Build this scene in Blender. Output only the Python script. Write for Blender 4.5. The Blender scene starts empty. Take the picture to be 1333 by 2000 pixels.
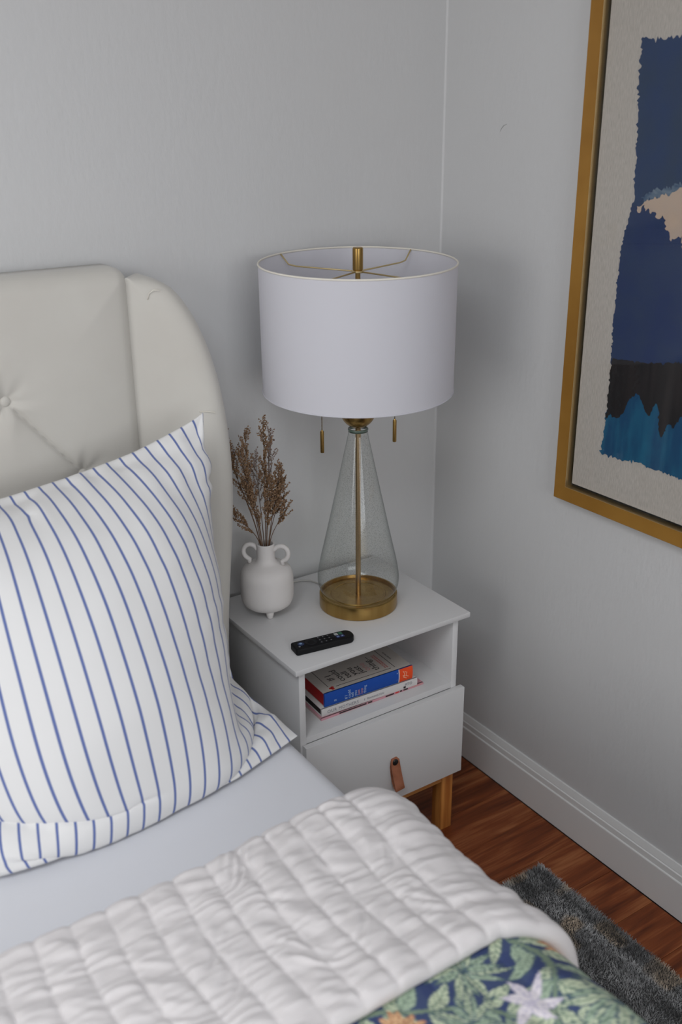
import bpy, bmesh, math, random
import numpy as np
from mathutils import Vector, Matrix
from mathutils.geometry import delaunay_2d_cdt

random.seed(7)
rng = np.random.default_rng(7)
scene = bpy.context.scene
COL = scene.collection
PI = math.pi

# ------------------------------------------------------------------ camera
cam_d = bpy.data.cameras.new('camera')
cam = bpy.data.objects.new('camera', cam_d)
COL.objects.link(cam)
CAM_POS = Vector((-1.6311, -1.9986, 1.7196))
cam.rotation_euler = (1.1895, 0.0077, -0.5892)
cam.location = CAM_POS
cam_d.sensor_fit = 'HORIZONTAL'
cam_d.sensor_width = 24.0
cam_d.lens = 1967.95 * 24.0 / 1333.0
cam_d.clip_start = 0.05
cam_d.dof.use_dof = True
cam_d.dof.focus_distance = 2.24
cam_d.dof.aperture_fstop = 2.8
scene.camera = cam

# ------------------------------------------------------------------ world, light, exposure
world = bpy.data.worlds.new('world')
scene.world = world
world.use_nodes = True
bg = world.node_tree.nodes['Background']
bg.inputs[0].default_value = (0.80, 0.90, 1.0, 1)
bg.inputs[1].default_value = 0.6

def area(name, loc, direction, sx, sy, power, color):
    l = bpy.data.lights.new(name, 'AREA')
    l.shape = 'RECTANGLE'
    l.size, l.size_y, l.energy, l.color = sx, sy, power, color
    o = bpy.data.objects.new(name, l)
    COL.objects.link(o)
    o.location = loc
    o.rotation_euler = Vector(direction).to_track_quat('-Z', 'Y').to_euler()
    return o
# daylight entering by the two windows of the room (front wall, left wall)
area('front_window_daylight', (-1.55, -4.28, 1.62), (0, 1, -0.12), 1.7, 1.4, 34, (0.955, 0.975, 1.0))
area('left_window_daylight', (-4.08, -1.7, 1.62), (1, 0.0, -0.1), 1.5, 1.4, 33, (0.98, 0.965, 0.95))
# overhead light added above the bed to brighten it, no known source
area('added_overhead_light', (-2.05, -1.75, 2.60), (0, 0, -1), 1.0, 1.0, 23, (0.93, 0.965, 1.0))

vs = scene.view_settings
vs.view_transform = 'Standard'
vs.look = 'None'
vs.exposure = -0.12
vs.gamma = 1.0
vs.use_curve_mapping = False

# ------------------------------------------------------------------ materials
def mat(name, color, rough=0.6, metal=0.0, spec=0.5, bump=None, vary=None, sheen=0.0, coat=0.0):
    """bump=(scale, strength, distance[, stretch]); vary=(scale, color2[, stretch])"""
    m = bpy.data.materials.new(name)
    m.use_nodes = True
    nt = m.node_tree
    b = nt.nodes['Principled BSDF']
    b.inputs['Base Color'].default_value = (*color, 1)
    b.inputs['Roughness'].default_value = rough
    b.inputs['Metallic'].default_value = metal
    b.inputs['Specular IOR Level'].default_value = spec
    b.inputs['Sheen Weight'].default_value = sheen
    b.inputs['Coat Weight'].default_value = coat
    tc = nt.nodes.new('ShaderNodeTexCoord')
    def noise(scale, stretch, detail=4):
        mp = nt.nodes.new('ShaderNodeMapping')
        mp.inputs['Scale'].default_value = stretch
        nt.links.new(tc.outputs['Object'], mp.inputs[0])
        n = nt.nodes.new('ShaderNodeTexNoise')
        n.inputs['Scale'].default_value = scale
        n.inputs['Detail'].default_value = detail
        nt.links.new(mp.outputs[0], n.inputs['Vector'])
        return n
    if vary:
        n = noise(vary[0], vary[2] if len(vary) > 2 else (1, 1, 1))
        mx = nt.nodes.new('ShaderNodeMix'); mx.data_type = 'RGBA'
        mx.inputs[6].default_value = (*color, 1)
        mx.inputs[7].default_value = (*vary[1], 1)
        r = nt.nodes.new('ShaderNodeMapRange')
        r.inputs[1].default_value = 0.35; r.inputs[2].default_value = 0.65
        nt.links.new(n.outputs[0], r.inputs[0])
        nt.links.new(r.outputs[0], mx.inputs[0])
        nt.links.new(mx.outputs[2], b.inputs['Base Color'])
    if bump:
        n = noise(bump[0], bump[3] if len(bump) > 3 else (1, 1, 1), 5)
        bp = nt.nodes.new('ShaderNodeBump')
        bp.inputs['Strength'].default_value = bump[1]
        bp.inputs['Distance'].default_value = bump[2]
        nt.links.new(n.outputs[0], bp.inputs['Height'])
        nt.links.new(bp.outputs[0], b.inputs['Normal'])
    return m

def srgb(r, g, b):
    f = lambda c: ((c / 255 + 0.055) / 1.055) ** 2.4 if c > 10 else c / 255 / 12.92
    return (f(r), f(g), f(b))

M = {}
M['wall'] = mat('wall_paint', (0.60, 0.60, 0.60), 0.55, bump=(75, 0.22, 0.004, (1, 1, 0.45)))
M['ceiling'] = mat('ceiling_paint', (0.75, 0.75, 0.75), 0.8)
M['trim'] = mat('trim_paint', (0.72, 0.72, 0.71), 0.35, bump=(30, 0.05, 0.002))
M['white_furniture'] = mat('white_lacquer', (0.68, 0.675, 0.675), 0.4, bump=(90, 0.05, 0.001, (1, 6, 1)))
M['white_edge'] = mat('white_lacquer_edge', (0.78, 0.775, 0.76), 0.5)
M['brass'] = mat('antique_brass', (0.46, 0.30, 0.10), 0.27, 1.0, vary=(60, (0.40, 0.25, 0.08), (1, 1, 0.05)), bump=(420, 0.05, 0.0005, (1, 1, 0.03)))
M['brass_pale'] = mat('pale_brass', (0.58, 0.42, 0.23), 0.3, 1.0)
M['gold_wire'] = mat('gold_lacquer_wire', (0.62, 0.49, 0.26), 0.4, 0.7)
M['chain'] = mat('dark_brass_chain', (0.20, 0.15, 0.09), 0.4, 0.9)
M['shade_trim'] = mat('shade_trim_tape', (0.78, 0.74, 0.66), 0.7)
M['bulb'] = mat('frosted_bulb', (0.85, 0.85, 0.83), 0.3)
M['ceramic'] = mat('matte_stoneware', (0.74, 0.71, 0.69), 0.75, bump=(260, 0.08, 0.001), vary=(9, (0.70, 0.67, 0.65)))
M['stem'] = mat('dry_stem', (0.14, 0.075, 0.04), 0.8)
M['floret'] = mat('dry_floret', (0.17, 0.088, 0.038), 0.85, vary=(130, (0.34, 0.22, 0.13)))
M['floret2'] = mat('dry_floret_mauve', (0.23, 0.15, 0.12), 0.85, vary=(140, (0.36, 0.28, 0.23)))
M['headboard'] = mat('headboard_velvet', (0.60, 0.58, 0.535), 0.9, sheen=0.25, vary=(5, (0.565, 0.54, 0.495)), bump=(500, 0.08, 0.0006))
M['sheet'] = mat('white_sheet', (0.715, 0.725, 0.765), 0.85, bump=(700, 0.05, 0.0004))
M['pine'] = mat('pine_wood', srgb(205, 140, 72), 0.45, vary=(24, srgb(160, 92, 38), (3.2, 3.2, 0.16)), bump=(60, 0.08, 0.001, (3, 3, 0.15)))
M['pine_rail'] = mat('pine_wood_rail', srgb(205, 150, 92), 0.45, vary=(24, srgb(180, 118, 62), (0.16, 3.2, 3.2)))
M['leather'] = mat('tan_leather', srgb(170, 108, 80), 0.5, vary=(40, srgb(148, 90, 62)), bump=(400, 0.15, 0.0008))
M['black_metal'] = mat('black_metal', (0.012, 0.012, 0.012), 0.35)
M['remote'] = mat('black_plastic', (0.004, 0.004, 0.005), 0.6, spec=0.25)
M['remote_key'] = mat('black_key', (0.006, 0.006, 0.009), 0.5, spec=0.3)
M['grey_print'] = mat('grey_key_print', (0.22, 0.22, 0.23), 0.5)
M['blue_key'] = mat('blue_key', (0.012, 0.03, 0.10), 0.45)
M['blue_print'] = mat('pale_blue_print', (0.26, 0.40, 0.60), 0.5)
M['white_key'] = mat('white_key', (0.45, 0.47, 0.45), 0.5)
M['green_key'] = mat('green_key', (0.03, 0.15, 0.08), 0.5)
M['indigo_key'] = mat('indigo_key', (0.03, 0.04, 0.16), 0.5)
M['book_grey'] = mat('book_grey_cover', srgb(186, 179, 172), 0.55)
M['book_red'] = mat('red_page_edge', srgb(176, 14, 20), 0.6, bump=(800, 0.2, 0.0005, (0.05, 0.05, 1)))
M['book_blue'] = mat('blue_cloth_spine', srgb(8, 74, 168), 0.5)
M['book_orange'] = mat('orange_spine_band', srgb(238, 78, 26), 0.5)
M['book_white'] = mat('white_book_cover', srgb(214, 210, 208), 0.5)
M['book_dark'] = mat('dark_page_edge', srgb(30, 27, 27), 0.7, bump=(900, 0.2, 0.0004, (0.05, 0.05, 1)))
M['book_pink'] = mat('pink_book_cover', srgb(205, 150, 160), 0.5)
M['page'] = mat('paper_pages', srgb(214, 205, 192), 0.8, bump=(900, 0.2, 0.0004, (0.05, 0.05, 1)))
M['ink'] = mat('black_ink', srgb(38, 34, 34), 0.6)
M['ink_grey'] = mat('grey_ink', srgb(128, 130, 138), 0.6)
M['ink_red'] = mat('red_ink', srgb(196, 52, 46), 0.6)
M['ink_pale'] = mat('pale_blue_ink', srgb(176, 200, 226), 0.6)
M['ink_pink'] = mat('pink_ink', srgb(206, 150, 150), 0.6)
M['ink_cream'] = mat('cream_ink', srgb(250, 206, 170), 0.6)
M['frame_gold'] = mat('gold_leaf_frame', (0.40, 0.20, 0.034), 0.42, 0.35, vary=(7, (0.33, 0.155, 0.022), (1, 1, 1)), bump=(120, 0.12, 0.001))
M['frame_lip'] = mat('gold_lip', (0.70, 0.52, 0.27), 0.35, 0.9)
M['frame_gap'] = mat('black_rebate', (0.008, 0.008, 0.008), 0.8)
M['linen'] = mat('linen_canvas', srgb(198, 190, 182), 0.9, vary=(330, srgb(180, 172, 164), (1, 1.6, 0.22)), bump=(1200, 0.2, 0.0004))
M['paint_navy'] = mat('navy_paint', srgb(40, 60, 88), 0.75, vary=(10, srgb(34, 58, 98), (1, 1.6, 1)))
M['paint_blue'] = mat('deep_blue_paint', srgb(22, 46, 92), 0.6, vary=(16, srgb(36, 56, 92), (1, 1, 0.8)))
M['paint_black'] = mat('black_paint', srgb(16, 14, 18), 0.6, vary=(60, srgb(36, 30, 32), (1, 1, 0.12)))
M['paint_teal'] = mat('teal_paint', srgb(4, 68, 108), 0.7, vary=(26, srgb(22, 98, 130), (1, 1.2, 0.35)))
M['paint_cream'] = mat('cream_paint', srgb(196, 172, 152), 0.7, vary=(20, srgb(186, 166, 152)))
M['paint_wash'] = mat('dry_blue_wash', srgb(112, 128, 142), 0.7, vary=(90, srgb(60, 84, 114), (1, 0.5, 1)))
M['subfloor'] = mat('subfloor_shadow_gap', (0.015, 0.008, 0.005), 0.9)
M['cord'] = mat('clear_cord', (0.50, 0.49, 0.46), 0.3)
M['rug_base'] = mat('rug_backing', (0.05, 0.05, 0.05), 0.95)
M['frame_white'] = mat('window_frame_paint', (0.75, 0.75, 0.75), 0.4)
M['scuff'] = mat('grey_scuff', (0.40, 0.40, 0.40), 0.8)

def m_thin_glass(name, tint, edge, rough=0.02, bubbles=False, f0=0.04):
    m = bpy.data.materials.new(name); m.use_nodes = True
    nt = m.node_tree; nt.nodes.clear()
    out = nt.nodes.new('ShaderNodeOutputMaterial')
    mix = nt.nodes.new('ShaderNodeMixShader')
    tr = nt.nodes.new('ShaderNodeBsdfTransparent')
    gl = nt.nodes.new('ShaderNodeBsdfGlossy'); gl.inputs['Roughness'].default_value = rough
    l5 = nt.nodes.new('ShaderNodeLayerWeight'); l5.inputs['Blend'].default_value = 0.5
    pw_ = nt.nodes.new('ShaderNodeMath'); pw_.operation = 'POWER'; pw_.inputs[1].default_value = 5.0
    nt.links.new(l5.outputs['Facing'], pw_.inputs[0])
    fr = nt.nodes.new('ShaderNodeMath'); fr.operation = 'MULTIPLY_ADD'      # Schlick: 0.04 + 0.96 (1 - cos)^5
    fr.inputs[1].default_value = 0.96; fr.inputs[2].default_value = f0
    nt.links.new(pw_.outputs[0], fr.inputs[0])
    mx = nt.nodes.new('ShaderNodeMix'); mx.data_type = 'RGBA'
    mx.inputs[6].default_value = (*tint, 1); mx.inputs[7].default_value = (*edge, 1)
    nt.links.new(pw_.outputs[0], mx.inputs[0])
    col = mx.outputs[2]
    if bubbles:
        tc = nt.nodes.new('ShaderNodeTexCoord')
        v = nt.nodes.new('ShaderNodeTexVoronoi'); v.inputs['Scale'].default_value = 330
        nt.links.new(tc.outputs['Object'], v.inputs['Vector'])
        lt = nt.nodes.new('ShaderNodeMath'); lt.operation = 'LESS_THAN'; lt.inputs[1].default_value = 0.30
        nt.links.new(v.outputs['Distance'], lt.inputs[0])
        mb = nt.nodes.new('ShaderNodeMix'); mb.data_type = 'RGBA'
        mb.inputs[7].default_value = (0.76, 0.78, 0.76, 1)
        nt.links.new(lt.outputs[0], mb.inputs[0]); nt.links.new(col, mb.inputs[6])
        col = mb.outputs[2]
    nt.links.new(col, tr.inputs['Color'])
    nt.links.new(fr.outputs[0], mix.inputs[0])
    nt.links.new(tr.outputs[0], mix.inputs[1]); nt.links.new(gl.outputs[0], mix.inputs[2])
    nt.links.new(mix.outputs[0], out.inputs[0])
    return m
M['lamp_glass'] = m_thin_glass('seeded_glass', (0.975, 0.985, 0.975), (0.22, 0.28, 0.26), 0.05, True)
M['pane_glass'] = m_thin_glass('picture_glass', (0.97, 0.975, 0.975), (0.9, 0.92, 0.92), 0.0, False, 0.016)

def m_shade():
    m = bpy.data.materials.new('white_shade_fabric'); m.use_nodes = True
    nt = m.node_tree; nt.nodes.clear()
    out = nt.nodes.new('ShaderNodeOutputMaterial')
    mix = nt.nodes.new('ShaderNodeMixShader'); mix.inputs[0].default_value = 0.22
    d = nt.nodes.new('ShaderNodeBsdfDiffuse'); d.inputs[0].default_value = (0.715, 0.71, 0.76, 1)
    t = nt.nodes.new('ShaderNodeBsdfTranslucent'); t.inputs[0].default_value = (0.78, 0.77, 0.82, 1)
    nt.links.new(d.outputs[0], mix.inputs[1]); nt.links.new(t.outputs[0], mix.inputs[2])
    nt.links.new(mix.outputs[0], out.inputs[0])
    return m
M['shade'] = m_shade()

def m_stripes():
    m = bpy.data.materials.new('striped_cotton'); m.use_nodes = True
    nt = m.node_tree; b = nt.nodes['Principled BSDF']
    b.inputs['Roughness'].default_value = 0.85
    b.inputs['Sheen Weight'].default_value = 0.1
    at = nt.nodes.new('ShaderNodeUVMap'); at.uv_map = 'cloth'
    sp = nt.nodes.new('ShaderNodeSeparateXYZ'); nt.links.new(at.outputs[0], sp.inputs[0])
    def mth(op, a, bv=None):
        n = nt.nodes.new('ShaderNodeMath'); n.operation = op
        if isinstance(a, float): n.inputs[0].default_value = a
        else: nt.links.new(a, n.inputs[0])
        if bv is not None:
            if isinstance(bv, float): n.inputs[1].default_value = bv
            else: nt.links.new(bv, n.inputs[1])
        return n.outputs[0]
    f = mth('FRACT', mth('DIVIDE', sp.outputs[0], 0.0262))
    d = mth('ABSOLUTE', mth('SUBTRACT', f, 0.5))
    r = nt.nodes.new('ShaderNodeMapRange')
    r.inputs[1].default_value = 0.062; r.inputs[2].default_value = 0.092
    r.inputs[3].default_value = 1.0; r.inputs[4].default_value = 0.0
    nt.links.new(d, r.inputs[0])
    mx = nt.nodes.new('ShaderNodeMix'); mx.data_type = 'RGBA'
    mx.inputs[6].default_value = (0.745, 0.74, 0.735, 1)
    mx.inputs[7].default_value = (*srgb(94, 110, 164), 1)
    nt.links.new(r.outputs[0], mx.inputs[0])
    nt.links.new(mx.outputs[2], b.inputs['Base Color'])
    tc = nt.nodes.new('ShaderNodeTexCoord')
    n = nt.nodes.new('ShaderNodeTexNoise'); n.inputs['Scale'].default_value = 600
    nt.links.new(tc.outputs['Object'], n.inputs['Vector'])
    bp = nt.nodes.new('ShaderNodeBump'); bp.inputs['Strength'].default_value = 0.05; bp.inputs['Distance'].default_value = 0.0005
    nt.links.new(n.outputs[0], bp.inputs['Height']); nt.links.new(bp.outputs[0], b.inputs['Normal'])
    return m
M['stripes'] = m_stripes()

def m_plank():
    m = bpy.data.materials.new('red_brown_laminate'); m.use_nodes = True
    nt = m.node_tree; b = nt.nodes['Principled BSDF']
    b.inputs['Roughness'].default_value = 0.42
    b.inputs['Specular IOR Level'].default_value = 0.35
    tc = nt.nodes.new('ShaderNodeTexCoord')
    oi = nt.nodes.new('ShaderNodeObjectInfo')
    ad = nt.nodes.new('ShaderNodeVectorMath'); ad.operation = 'ADD'
    ml = nt.nodes.new('ShaderNodeVectorMath'); ml.operation = 'SCALE'
    cb = nt.nodes.new('ShaderNodeCombineXYZ')
    for k in range(3): nt.links.new(oi.outputs['Random'], cb.inputs[k])
    nt.links.new(cb.outputs[0], ml.inputs[0]); ml.inputs['Scale'].default_value = 37.0
    nt.links.new(tc.outputs['Object'], ad.inputs[0]); nt.links.new(ml.outputs[0], ad.inputs[1])
    mp = nt.nodes.new('ShaderNodeMapping'); mp.inputs['Scale'].default_value = (1.0, 9.0, 1.0)
    nt.links.new(ad.outputs[0], mp.inputs[0])
    n = nt.nodes.new('ShaderNodeTexNoise'); n.inputs['Scale'].default_value = 3.2; n.inputs['Detail'].default_value = 3
    n.inputs['Distortion'].default_value = 0.6
    nt.links.new(mp.outputs[0], n.inputs['Vector'])
    mp2 = nt.nodes.new('ShaderNodeMapping'); mp2.inputs['Scale'].default_value = (1.0, 22.0, 1.0)
    nt.links.new(ad.outputs[0], mp2.inputs[0])
    n2 = nt.nodes.new('ShaderNodeTexNoise'); n2.inputs['Scale'].default_value = 8.0; n2.inputs['Detail'].default_value = 5
    nt.links.new(mp2.outputs[0], n2.inputs['Vector'])
    cr = nt.nodes.new('ShaderNodeValToRGB')
    el = cr.color_ramp.elements
    el[0].position = 0.30; el[0].color = (*srgb(72, 30, 10), 1)
    el[1].position = 0.72; el[1].color = (*srgb(178, 114, 70), 1)
    e = cr.color_ramp.elements.new(0.5); e.color = (*srgb(124, 62, 28), 1)
    av = nt.nodes.new('ShaderNodeMix'); av.data_type = 'FLOAT'; av.inputs[0].default_value = 0.28
    nt.links.new(n.outputs[0], av.inputs[2]); nt.links.new(n2.outputs[0], av.inputs[3])
    nt.links.new(av.outputs[0], cr.inputs[0])
    nt.links.new(cr.outputs[0], b.inputs['Base Color'])
    return m
M['plank'] = m_plank()

def m_attr(name, attr, rough, bump=None):
    m = bpy.data.materials.new(name); m.use_nodes = True
    nt = m.node_tree; b = nt.nodes['Principled BSDF']
    b.inputs['Roughness'].default_value = rough
    a = nt.nodes.new('ShaderNodeAttribute'); a.attribute_name = attr
    nt.links.new(a.outputs['Color'], b.inputs['Base Color'])
    if bump:
        tc = nt.nodes.new('ShaderNodeTexCoord')
        n = nt.nodes.new('ShaderNodeTexNoise'); n.inputs['Scale'].default_value = bump[0]; n.inputs['Detail'].default_value = 4
        nt.links.new(tc.outputs['Object'], n.inputs['Vector'])
        bp = nt.nodes.new('ShaderNodeBump'); bp.inputs['Strength'].default_value = bump[1]; bp.inputs['Distance'].default_value = bump[2]
        nt.links.new(n.outputs[0], bp.inputs['Height']); nt.links.new(bp.outputs[0], b.inputs['Normal'])
    return m
M['quilt_white'] = mat('white_quilted_cotton', (0.68, 0.65, 0.65), 0.85, sheen=0.1, bump=(260, 0.12, 0.002, (0.35, 1, 1)))
M['quilt_print'] = m_attr('leaf_print_cotton', 'print', 0.85, (300, 0.1, 0.001))
M['rug_pile'] = m_attr('grey_rug_pile', 'tint', 0.9)

# ------------------------------------------------------------------ helpers
def link(name, me, m=None, parent=None, smooth=False, kind=None, label=None):
    o = bpy.data.objects.new(name, me)
    COL.objects.link(o)
    if m is not None and not me.materials:
        me.materials.append(m)
    if parent is not None:
        o.parent = parent
        o.matrix_parent_inverse = Matrix.Identity(4)
        if parent.parent is None:
            o.location = -parent.location if False else (0, 0, 0)
    if smooth:
        me.polygons.foreach_set('use_smooth', [True] * len(me.polygons))
    if kind: o['kind'] = kind
    if label: o['label'] = label
    return o

def obj(name, bm, m, parent=None, smooth=False, kind=None, label=None, angle=None):
    me = bpy.data.meshes.new(name)
    bm.normal_update()
    bm.to_mesh(me); bm.free()
    o = link(name, me, m, parent, smooth, kind, label)
    if angle is not None:
        me.polygons.foreach_set('use_smooth', [True] * len(me.polygons))
        try: me.set_sharp_from_angle(angle=angle)
        except Exception: pass
    return o

def empty(name, label, cat, group=None, loc=(0, 0, 0)):
    o = bpy.data.objects.new(name, None)
    COL.objects.link(o)
    o.empty_display_size = 0.05
    o['label'] = label; o['category'] = cat
    if group: o['group'] = group
    o.location = loc
    return o

def tag(o, label, cat, group=None):
    o['label'] = label; o['category'] = cat
    if group: o['group'] = group
    return o

def box(bm, x0, x1, y0, y1, z0, z1, bevel=0.0, seg=2):
    r = bmesh.ops.create_cube(bm, size=1.0)
    vs_ = r['verts']
    for v in vs_:
        v.co = Vector(((x0 + x1) / 2 + v.co.x * (x1 - x0), (y0 + y1) / 2 + v.co.y * (y1 - y0), (z0 + z1) / 2 + v.co.z * (z1 - z0)))
    if bevel:
        es = list({e for v in vs_ for e in v.link_edges})
        bmesh.ops.bevel(bm, geom=es, offset=bevel, segments=seg, profile=0.5, affect='EDGES')
    return bm

def nbox(*a, **k):
    return box(bmesh.new(), *a, **k)

def lathe(bm, prof, cx, cy, n=64, cap0=False, cap1=False):
    rings = []
    for r, z in prof:
        rings.append([bm.verts.new((cx + r * math.cos(2 * PI * i / n), cy + r * math.sin(2 * PI * i / n), z)) for i in range(n)])
    for a, b in zip(rings[:-1], rings[1:]):
        for i in range(n):
            bm.faces.new((a[i], a[(i + 1) % n], b[(i + 1) % n], b[i]))
    if cap0: bm.faces.new(rings[0][::-1])
    if cap1: bm.faces.new(rings[-1])
    return bm

def tube(bm, pts, radii, n=8, cap=True, closed=False):
    pts = [Vector(p) for p in pts]
    if not isinstance(radii, (list, tuple)): radii = [radii] * len(pts)
    rings = []
    up = None
    L = len(pts)
    for k, p in enumerate(pts):
        if closed: t = pts[(k + 1) % L] - pts[k - 1]
        else: t = pts[min(k + 1, L - 1)] - pts[max(k - 1, 0)]
        if t.length < 1e-9: t = Vector((0, 0, 1))
        t.normalize()
        if up is None:
            up = Vector((0, 0, 1)) if abs(t.z) < 0.9 else Vector((1, 0, 0))
        s = t.cross(up)
        if s.length < 1e-6: s = t.orthogonal()
        s.normalize(); up = s.cross(t).normalized()
        rings.append([bm.verts.new(p + (s * math.cos(2 * PI * i / n) + up * math.sin(2 * PI * i / n)) * radii[k]) for i in range(n)])
    prs = list(zip(rings[:-1], rings[1:]))
    if closed: prs.append((rings[-1], rings[0]))
    for a, b in prs:
        for i in range(n):
            bm.faces.new((a[i], a[(i + 1) % n], b[(i + 1) % n], b[i]))
    if cap and not closed:
        bm.faces.new(rings[0][::-1]); bm.faces.new(rings[-1])
    return bm

def prism(bm, pts, axis_map, d0, d1):
    """pts 2-D polygon; axis_map(p, q, d) -> xyz"""
    a = [bm.verts.new(axis_map(p, q, d0)) for p, q in pts]
    b = [bm.verts.new(axis_map(p, q, d1)) for p, q in pts]
    n = len(pts)
    bm.faces.new(a[::-1]); bm.faces.new(b)
    for i in range(n):
        bm.faces.new((a[i], a[(i + 1) % n], b[(i + 1) % n], b[i]))
    bmesh.ops.recalc_face_normals(bm, faces=bm.faces[:])
    return bm

def grid_mesh(name, P, wrap=False):
    """P (R,C,3) array -> mesh"""
    R, C = P.shape[:2]
    idx = np.arange(R * C).reshape(R, C)
    f = np.stack([idx[:-1, :-1], idx[:-1, 1:], idx[1:, 1:], idx[1:, :-1]], -1).reshape(-1, 4)
    me = bpy.data.meshes.new(name)
    me.vertices.add(R * C); me.vertices.foreach_set('co', P.reshape(-1).astype(np.float32))
    me.loops.add(f.size); me.loops.foreach_set('vertex_index', f.reshape(-1).astype(np.int32))
    me.polygons.add(len(f)); me.polygons.foreach_set('loop_start', np.arange(0, f.size, 4, dtype=np.int32))
    me.update(calc_edges=True)
    me.polygons.foreach_set('use_smooth', [True] * len(f))
    return me

def raw_mesh(name, verts, faces4):
    me = bpy.data.meshes.new(name)
    me.vertices.add(len(verts)); me.vertices.foreach_set('co', np.asarray(verts, np.float32).reshape(-1))
    f = np.asarray(faces4, np.int32); k = f.shape[1]
    me.loops.add(f.size); me.loops.foreach_set('vertex_index', f.reshape(-1))
    me.polygons.add(len(f)); me.polygons.foreach_set('loop_start', np.arange(0, f.size, k, dtype=np.int32))
    me.update(calc_edges=True)
    return me

def vnoise(x, y, seed=0):
    x = np.asarray(x, float); y = np.asarray(y, float)
    xi = np.floor(x).astype(np.int64); yi = np.floor(y).astype(np.int64)
    xf = x - xi; yf = y - yi
    def h(a, b):
        n = (a * 374761393 + b * 668265263 + seed * 974711) & 0x7fffffff
        n = ((n ^ (n >> 13)) * 1274126177) & 0x7fffffff
        return ((n ^ (n >> 16)) & 0xffff) / 65535.0
    u = xf * xf * xf * (xf * (xf * 6 - 15) + 10); v = yf * yf * yf * (yf * (yf * 6 - 15) + 10)
    return (h(xi, yi) * (1 - u) + h(xi + 1, yi) * u) * (1 - v) + (h(xi, yi + 1) * (1 - u) + h(xi + 1, yi + 1) * u) * v * 1.0

def text(name, body, size, mtx, m, parent, spacing=1.0, sx=1.0, align='LEFT'):
    cu = bpy.data.curves.new(name, 'FONT')
    cu.body = body; cu.size = size; cu.align_x = align; cu.align_y = 'CENTER'
    cu.space_character = spacing; cu.extrude = 0.00008; cu.resolution_u = 3
    t = bpy.data.objects.new('text_tmp', cu)
    COL.objects.link(t)
    dg = bpy.context.evaluated_depsgraph_get()
    me = bpy.data.meshes.new_from_object(t.evaluated_get(dg))
    bpy.data.objects.remove(t); bpy.data.curves.remove(cu)
    me.transform(Matrix.Diagonal((sx, 1, 1, 1)))
    me.transform(mtx)
    me.materials.clear()
    me.name = name
    return link(name, me, m, parent)

# ------------------------------------------------------------------ room shell
RX0, RY0, H = -4.0, -4.2, 2.55
def struct(name, bm, m, parent=None):
    o = obj(name, bm, m, parent)
    if parent is None: o['kind'] = 'structure'
    return o
struct('wall_back', nbox(RX0 - 0.12, 0.12, 0.0, 0.12, -0.02, H), M['wall'])
struct('wall_right', nbox(0.0, 0.12, RY0, 0.0, -0.02, H), M['wall'])
bm = bmesh.new()   # front wall with a window opening
wx0, wx1, wz0, wz1 = -2.4, -0.7, 0.92, 2.32
box(bm, RX0, wx0, RY0 - 0.12, RY0, -0.02, H); box(bm, wx1, 0.0, RY0 - 0.12, RY0, -0.02, H)
box(bm, wx0, wx1, RY0 - 0.12, RY0, -0.02, wz0); box(bm, wx0, wx1, RY0 - 0.12, RY0, wz1, H)
struct('wall_front', bm, M['wall'])
bm = bmesh.new()
ly0, ly1 = -2.45, -0.95
box(bm, RX0 - 0.12, RX0, RY0, ly0, -0.02, H); box(bm, RX0 - 0.12, RX0, ly1, 0.0, -0.02, H)
box(bm, RX0 - 0.12, RX0, ly0, ly1, -0.02, wz0); box(bm, RX0 - 0.12, RX0, ly0, ly1, wz1, H)
struct('wall_left', bm, M['wall'])
bm = bmesh.new()   # ceiling with an invented opening for the added overhead light
sx0, sx1, sy0, sy1 = -2.60, -1.50, -2.30, -1.20
box(bm, RX0 - 0.12, sx0, RY0 - 0.12, 0.12, H, H + 0.1); box(bm, sx1, 0.12, RY0 - 0.12, 0.12, H, H + 0.1)
box(bm, sx0, sx1, RY0 - 0.12, sy0, H, H + 0.1); box(bm, sx0, sx1, sy1, 0.12, H, H + 0.1)
struct('ceiling', bm, M['ceiling'])
bm = bmesh.new()
for a, b, c, d in ((sx0, sx1, sy0, sy0 + 0.04), (sx0, sx1, sy1 - 0.04, sy1), (sx0, sx0 + 0.04, sy0 + 0.04, sy1 - 0.04), (sx1 - 0.04, sx1, sy0 + 0.04, sy1 - 0.04)):
    box(bm, a, b, c, d, H + 0.01, H + 0.045)
struct('added_ceiling_frame', bm, M['frame_white'])  # unseen frame, made up to go with the invented ceiling opening
bm = bmesh.new()
for a, b, c, d in ((wx0, wx1, wz0, wz0 + 0.04), (wx0, wx1, wz1 - 0.04, wz1), (wx0, wx0 + 0.04, wz0 + 0.04, wz1 - 0.04), (wx1 - 0.04, wx1, wz0 + 0.04, wz1 - 0.04), (-1.565, -1.535, wz0 + 0.04, wz1 - 0.04)):
    box(bm, a, b, RY0 - 0.06, RY0 - 0.01, c, d)
struct('window_1', bm, M['frame_white'])
bm = bmesh.new()
for a, b, c, d in ((ly0, ly1, wz0, wz0 + 0.04), (ly0, ly1, wz1 - 0.04, wz1), (ly0, ly0 + 0.04, wz0 + 0.04, wz1 - 0.04), (ly1 - 0.04, ly1, wz0 + 0.04, wz1 - 0.04), (-1.715, -1.685, wz0 + 0.04, wz1 - 0.04)):
    box(bm, RX0 - 0.06, RX0 - 0.01, a, b, c, d)
struct('window_2', bm, M['frame_white'])

# caulked inside corner
bm = bmesh.new()
prism(bm, [(0, 0), (-0.0036, 0), (-0.0022, -0.0010), (-0.0010, -0.0022), (0, -0.0036)], lambda p, q, d: (p, q, d), 0.133, H)
struct('trim_1', bm, M['wall'])
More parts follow.
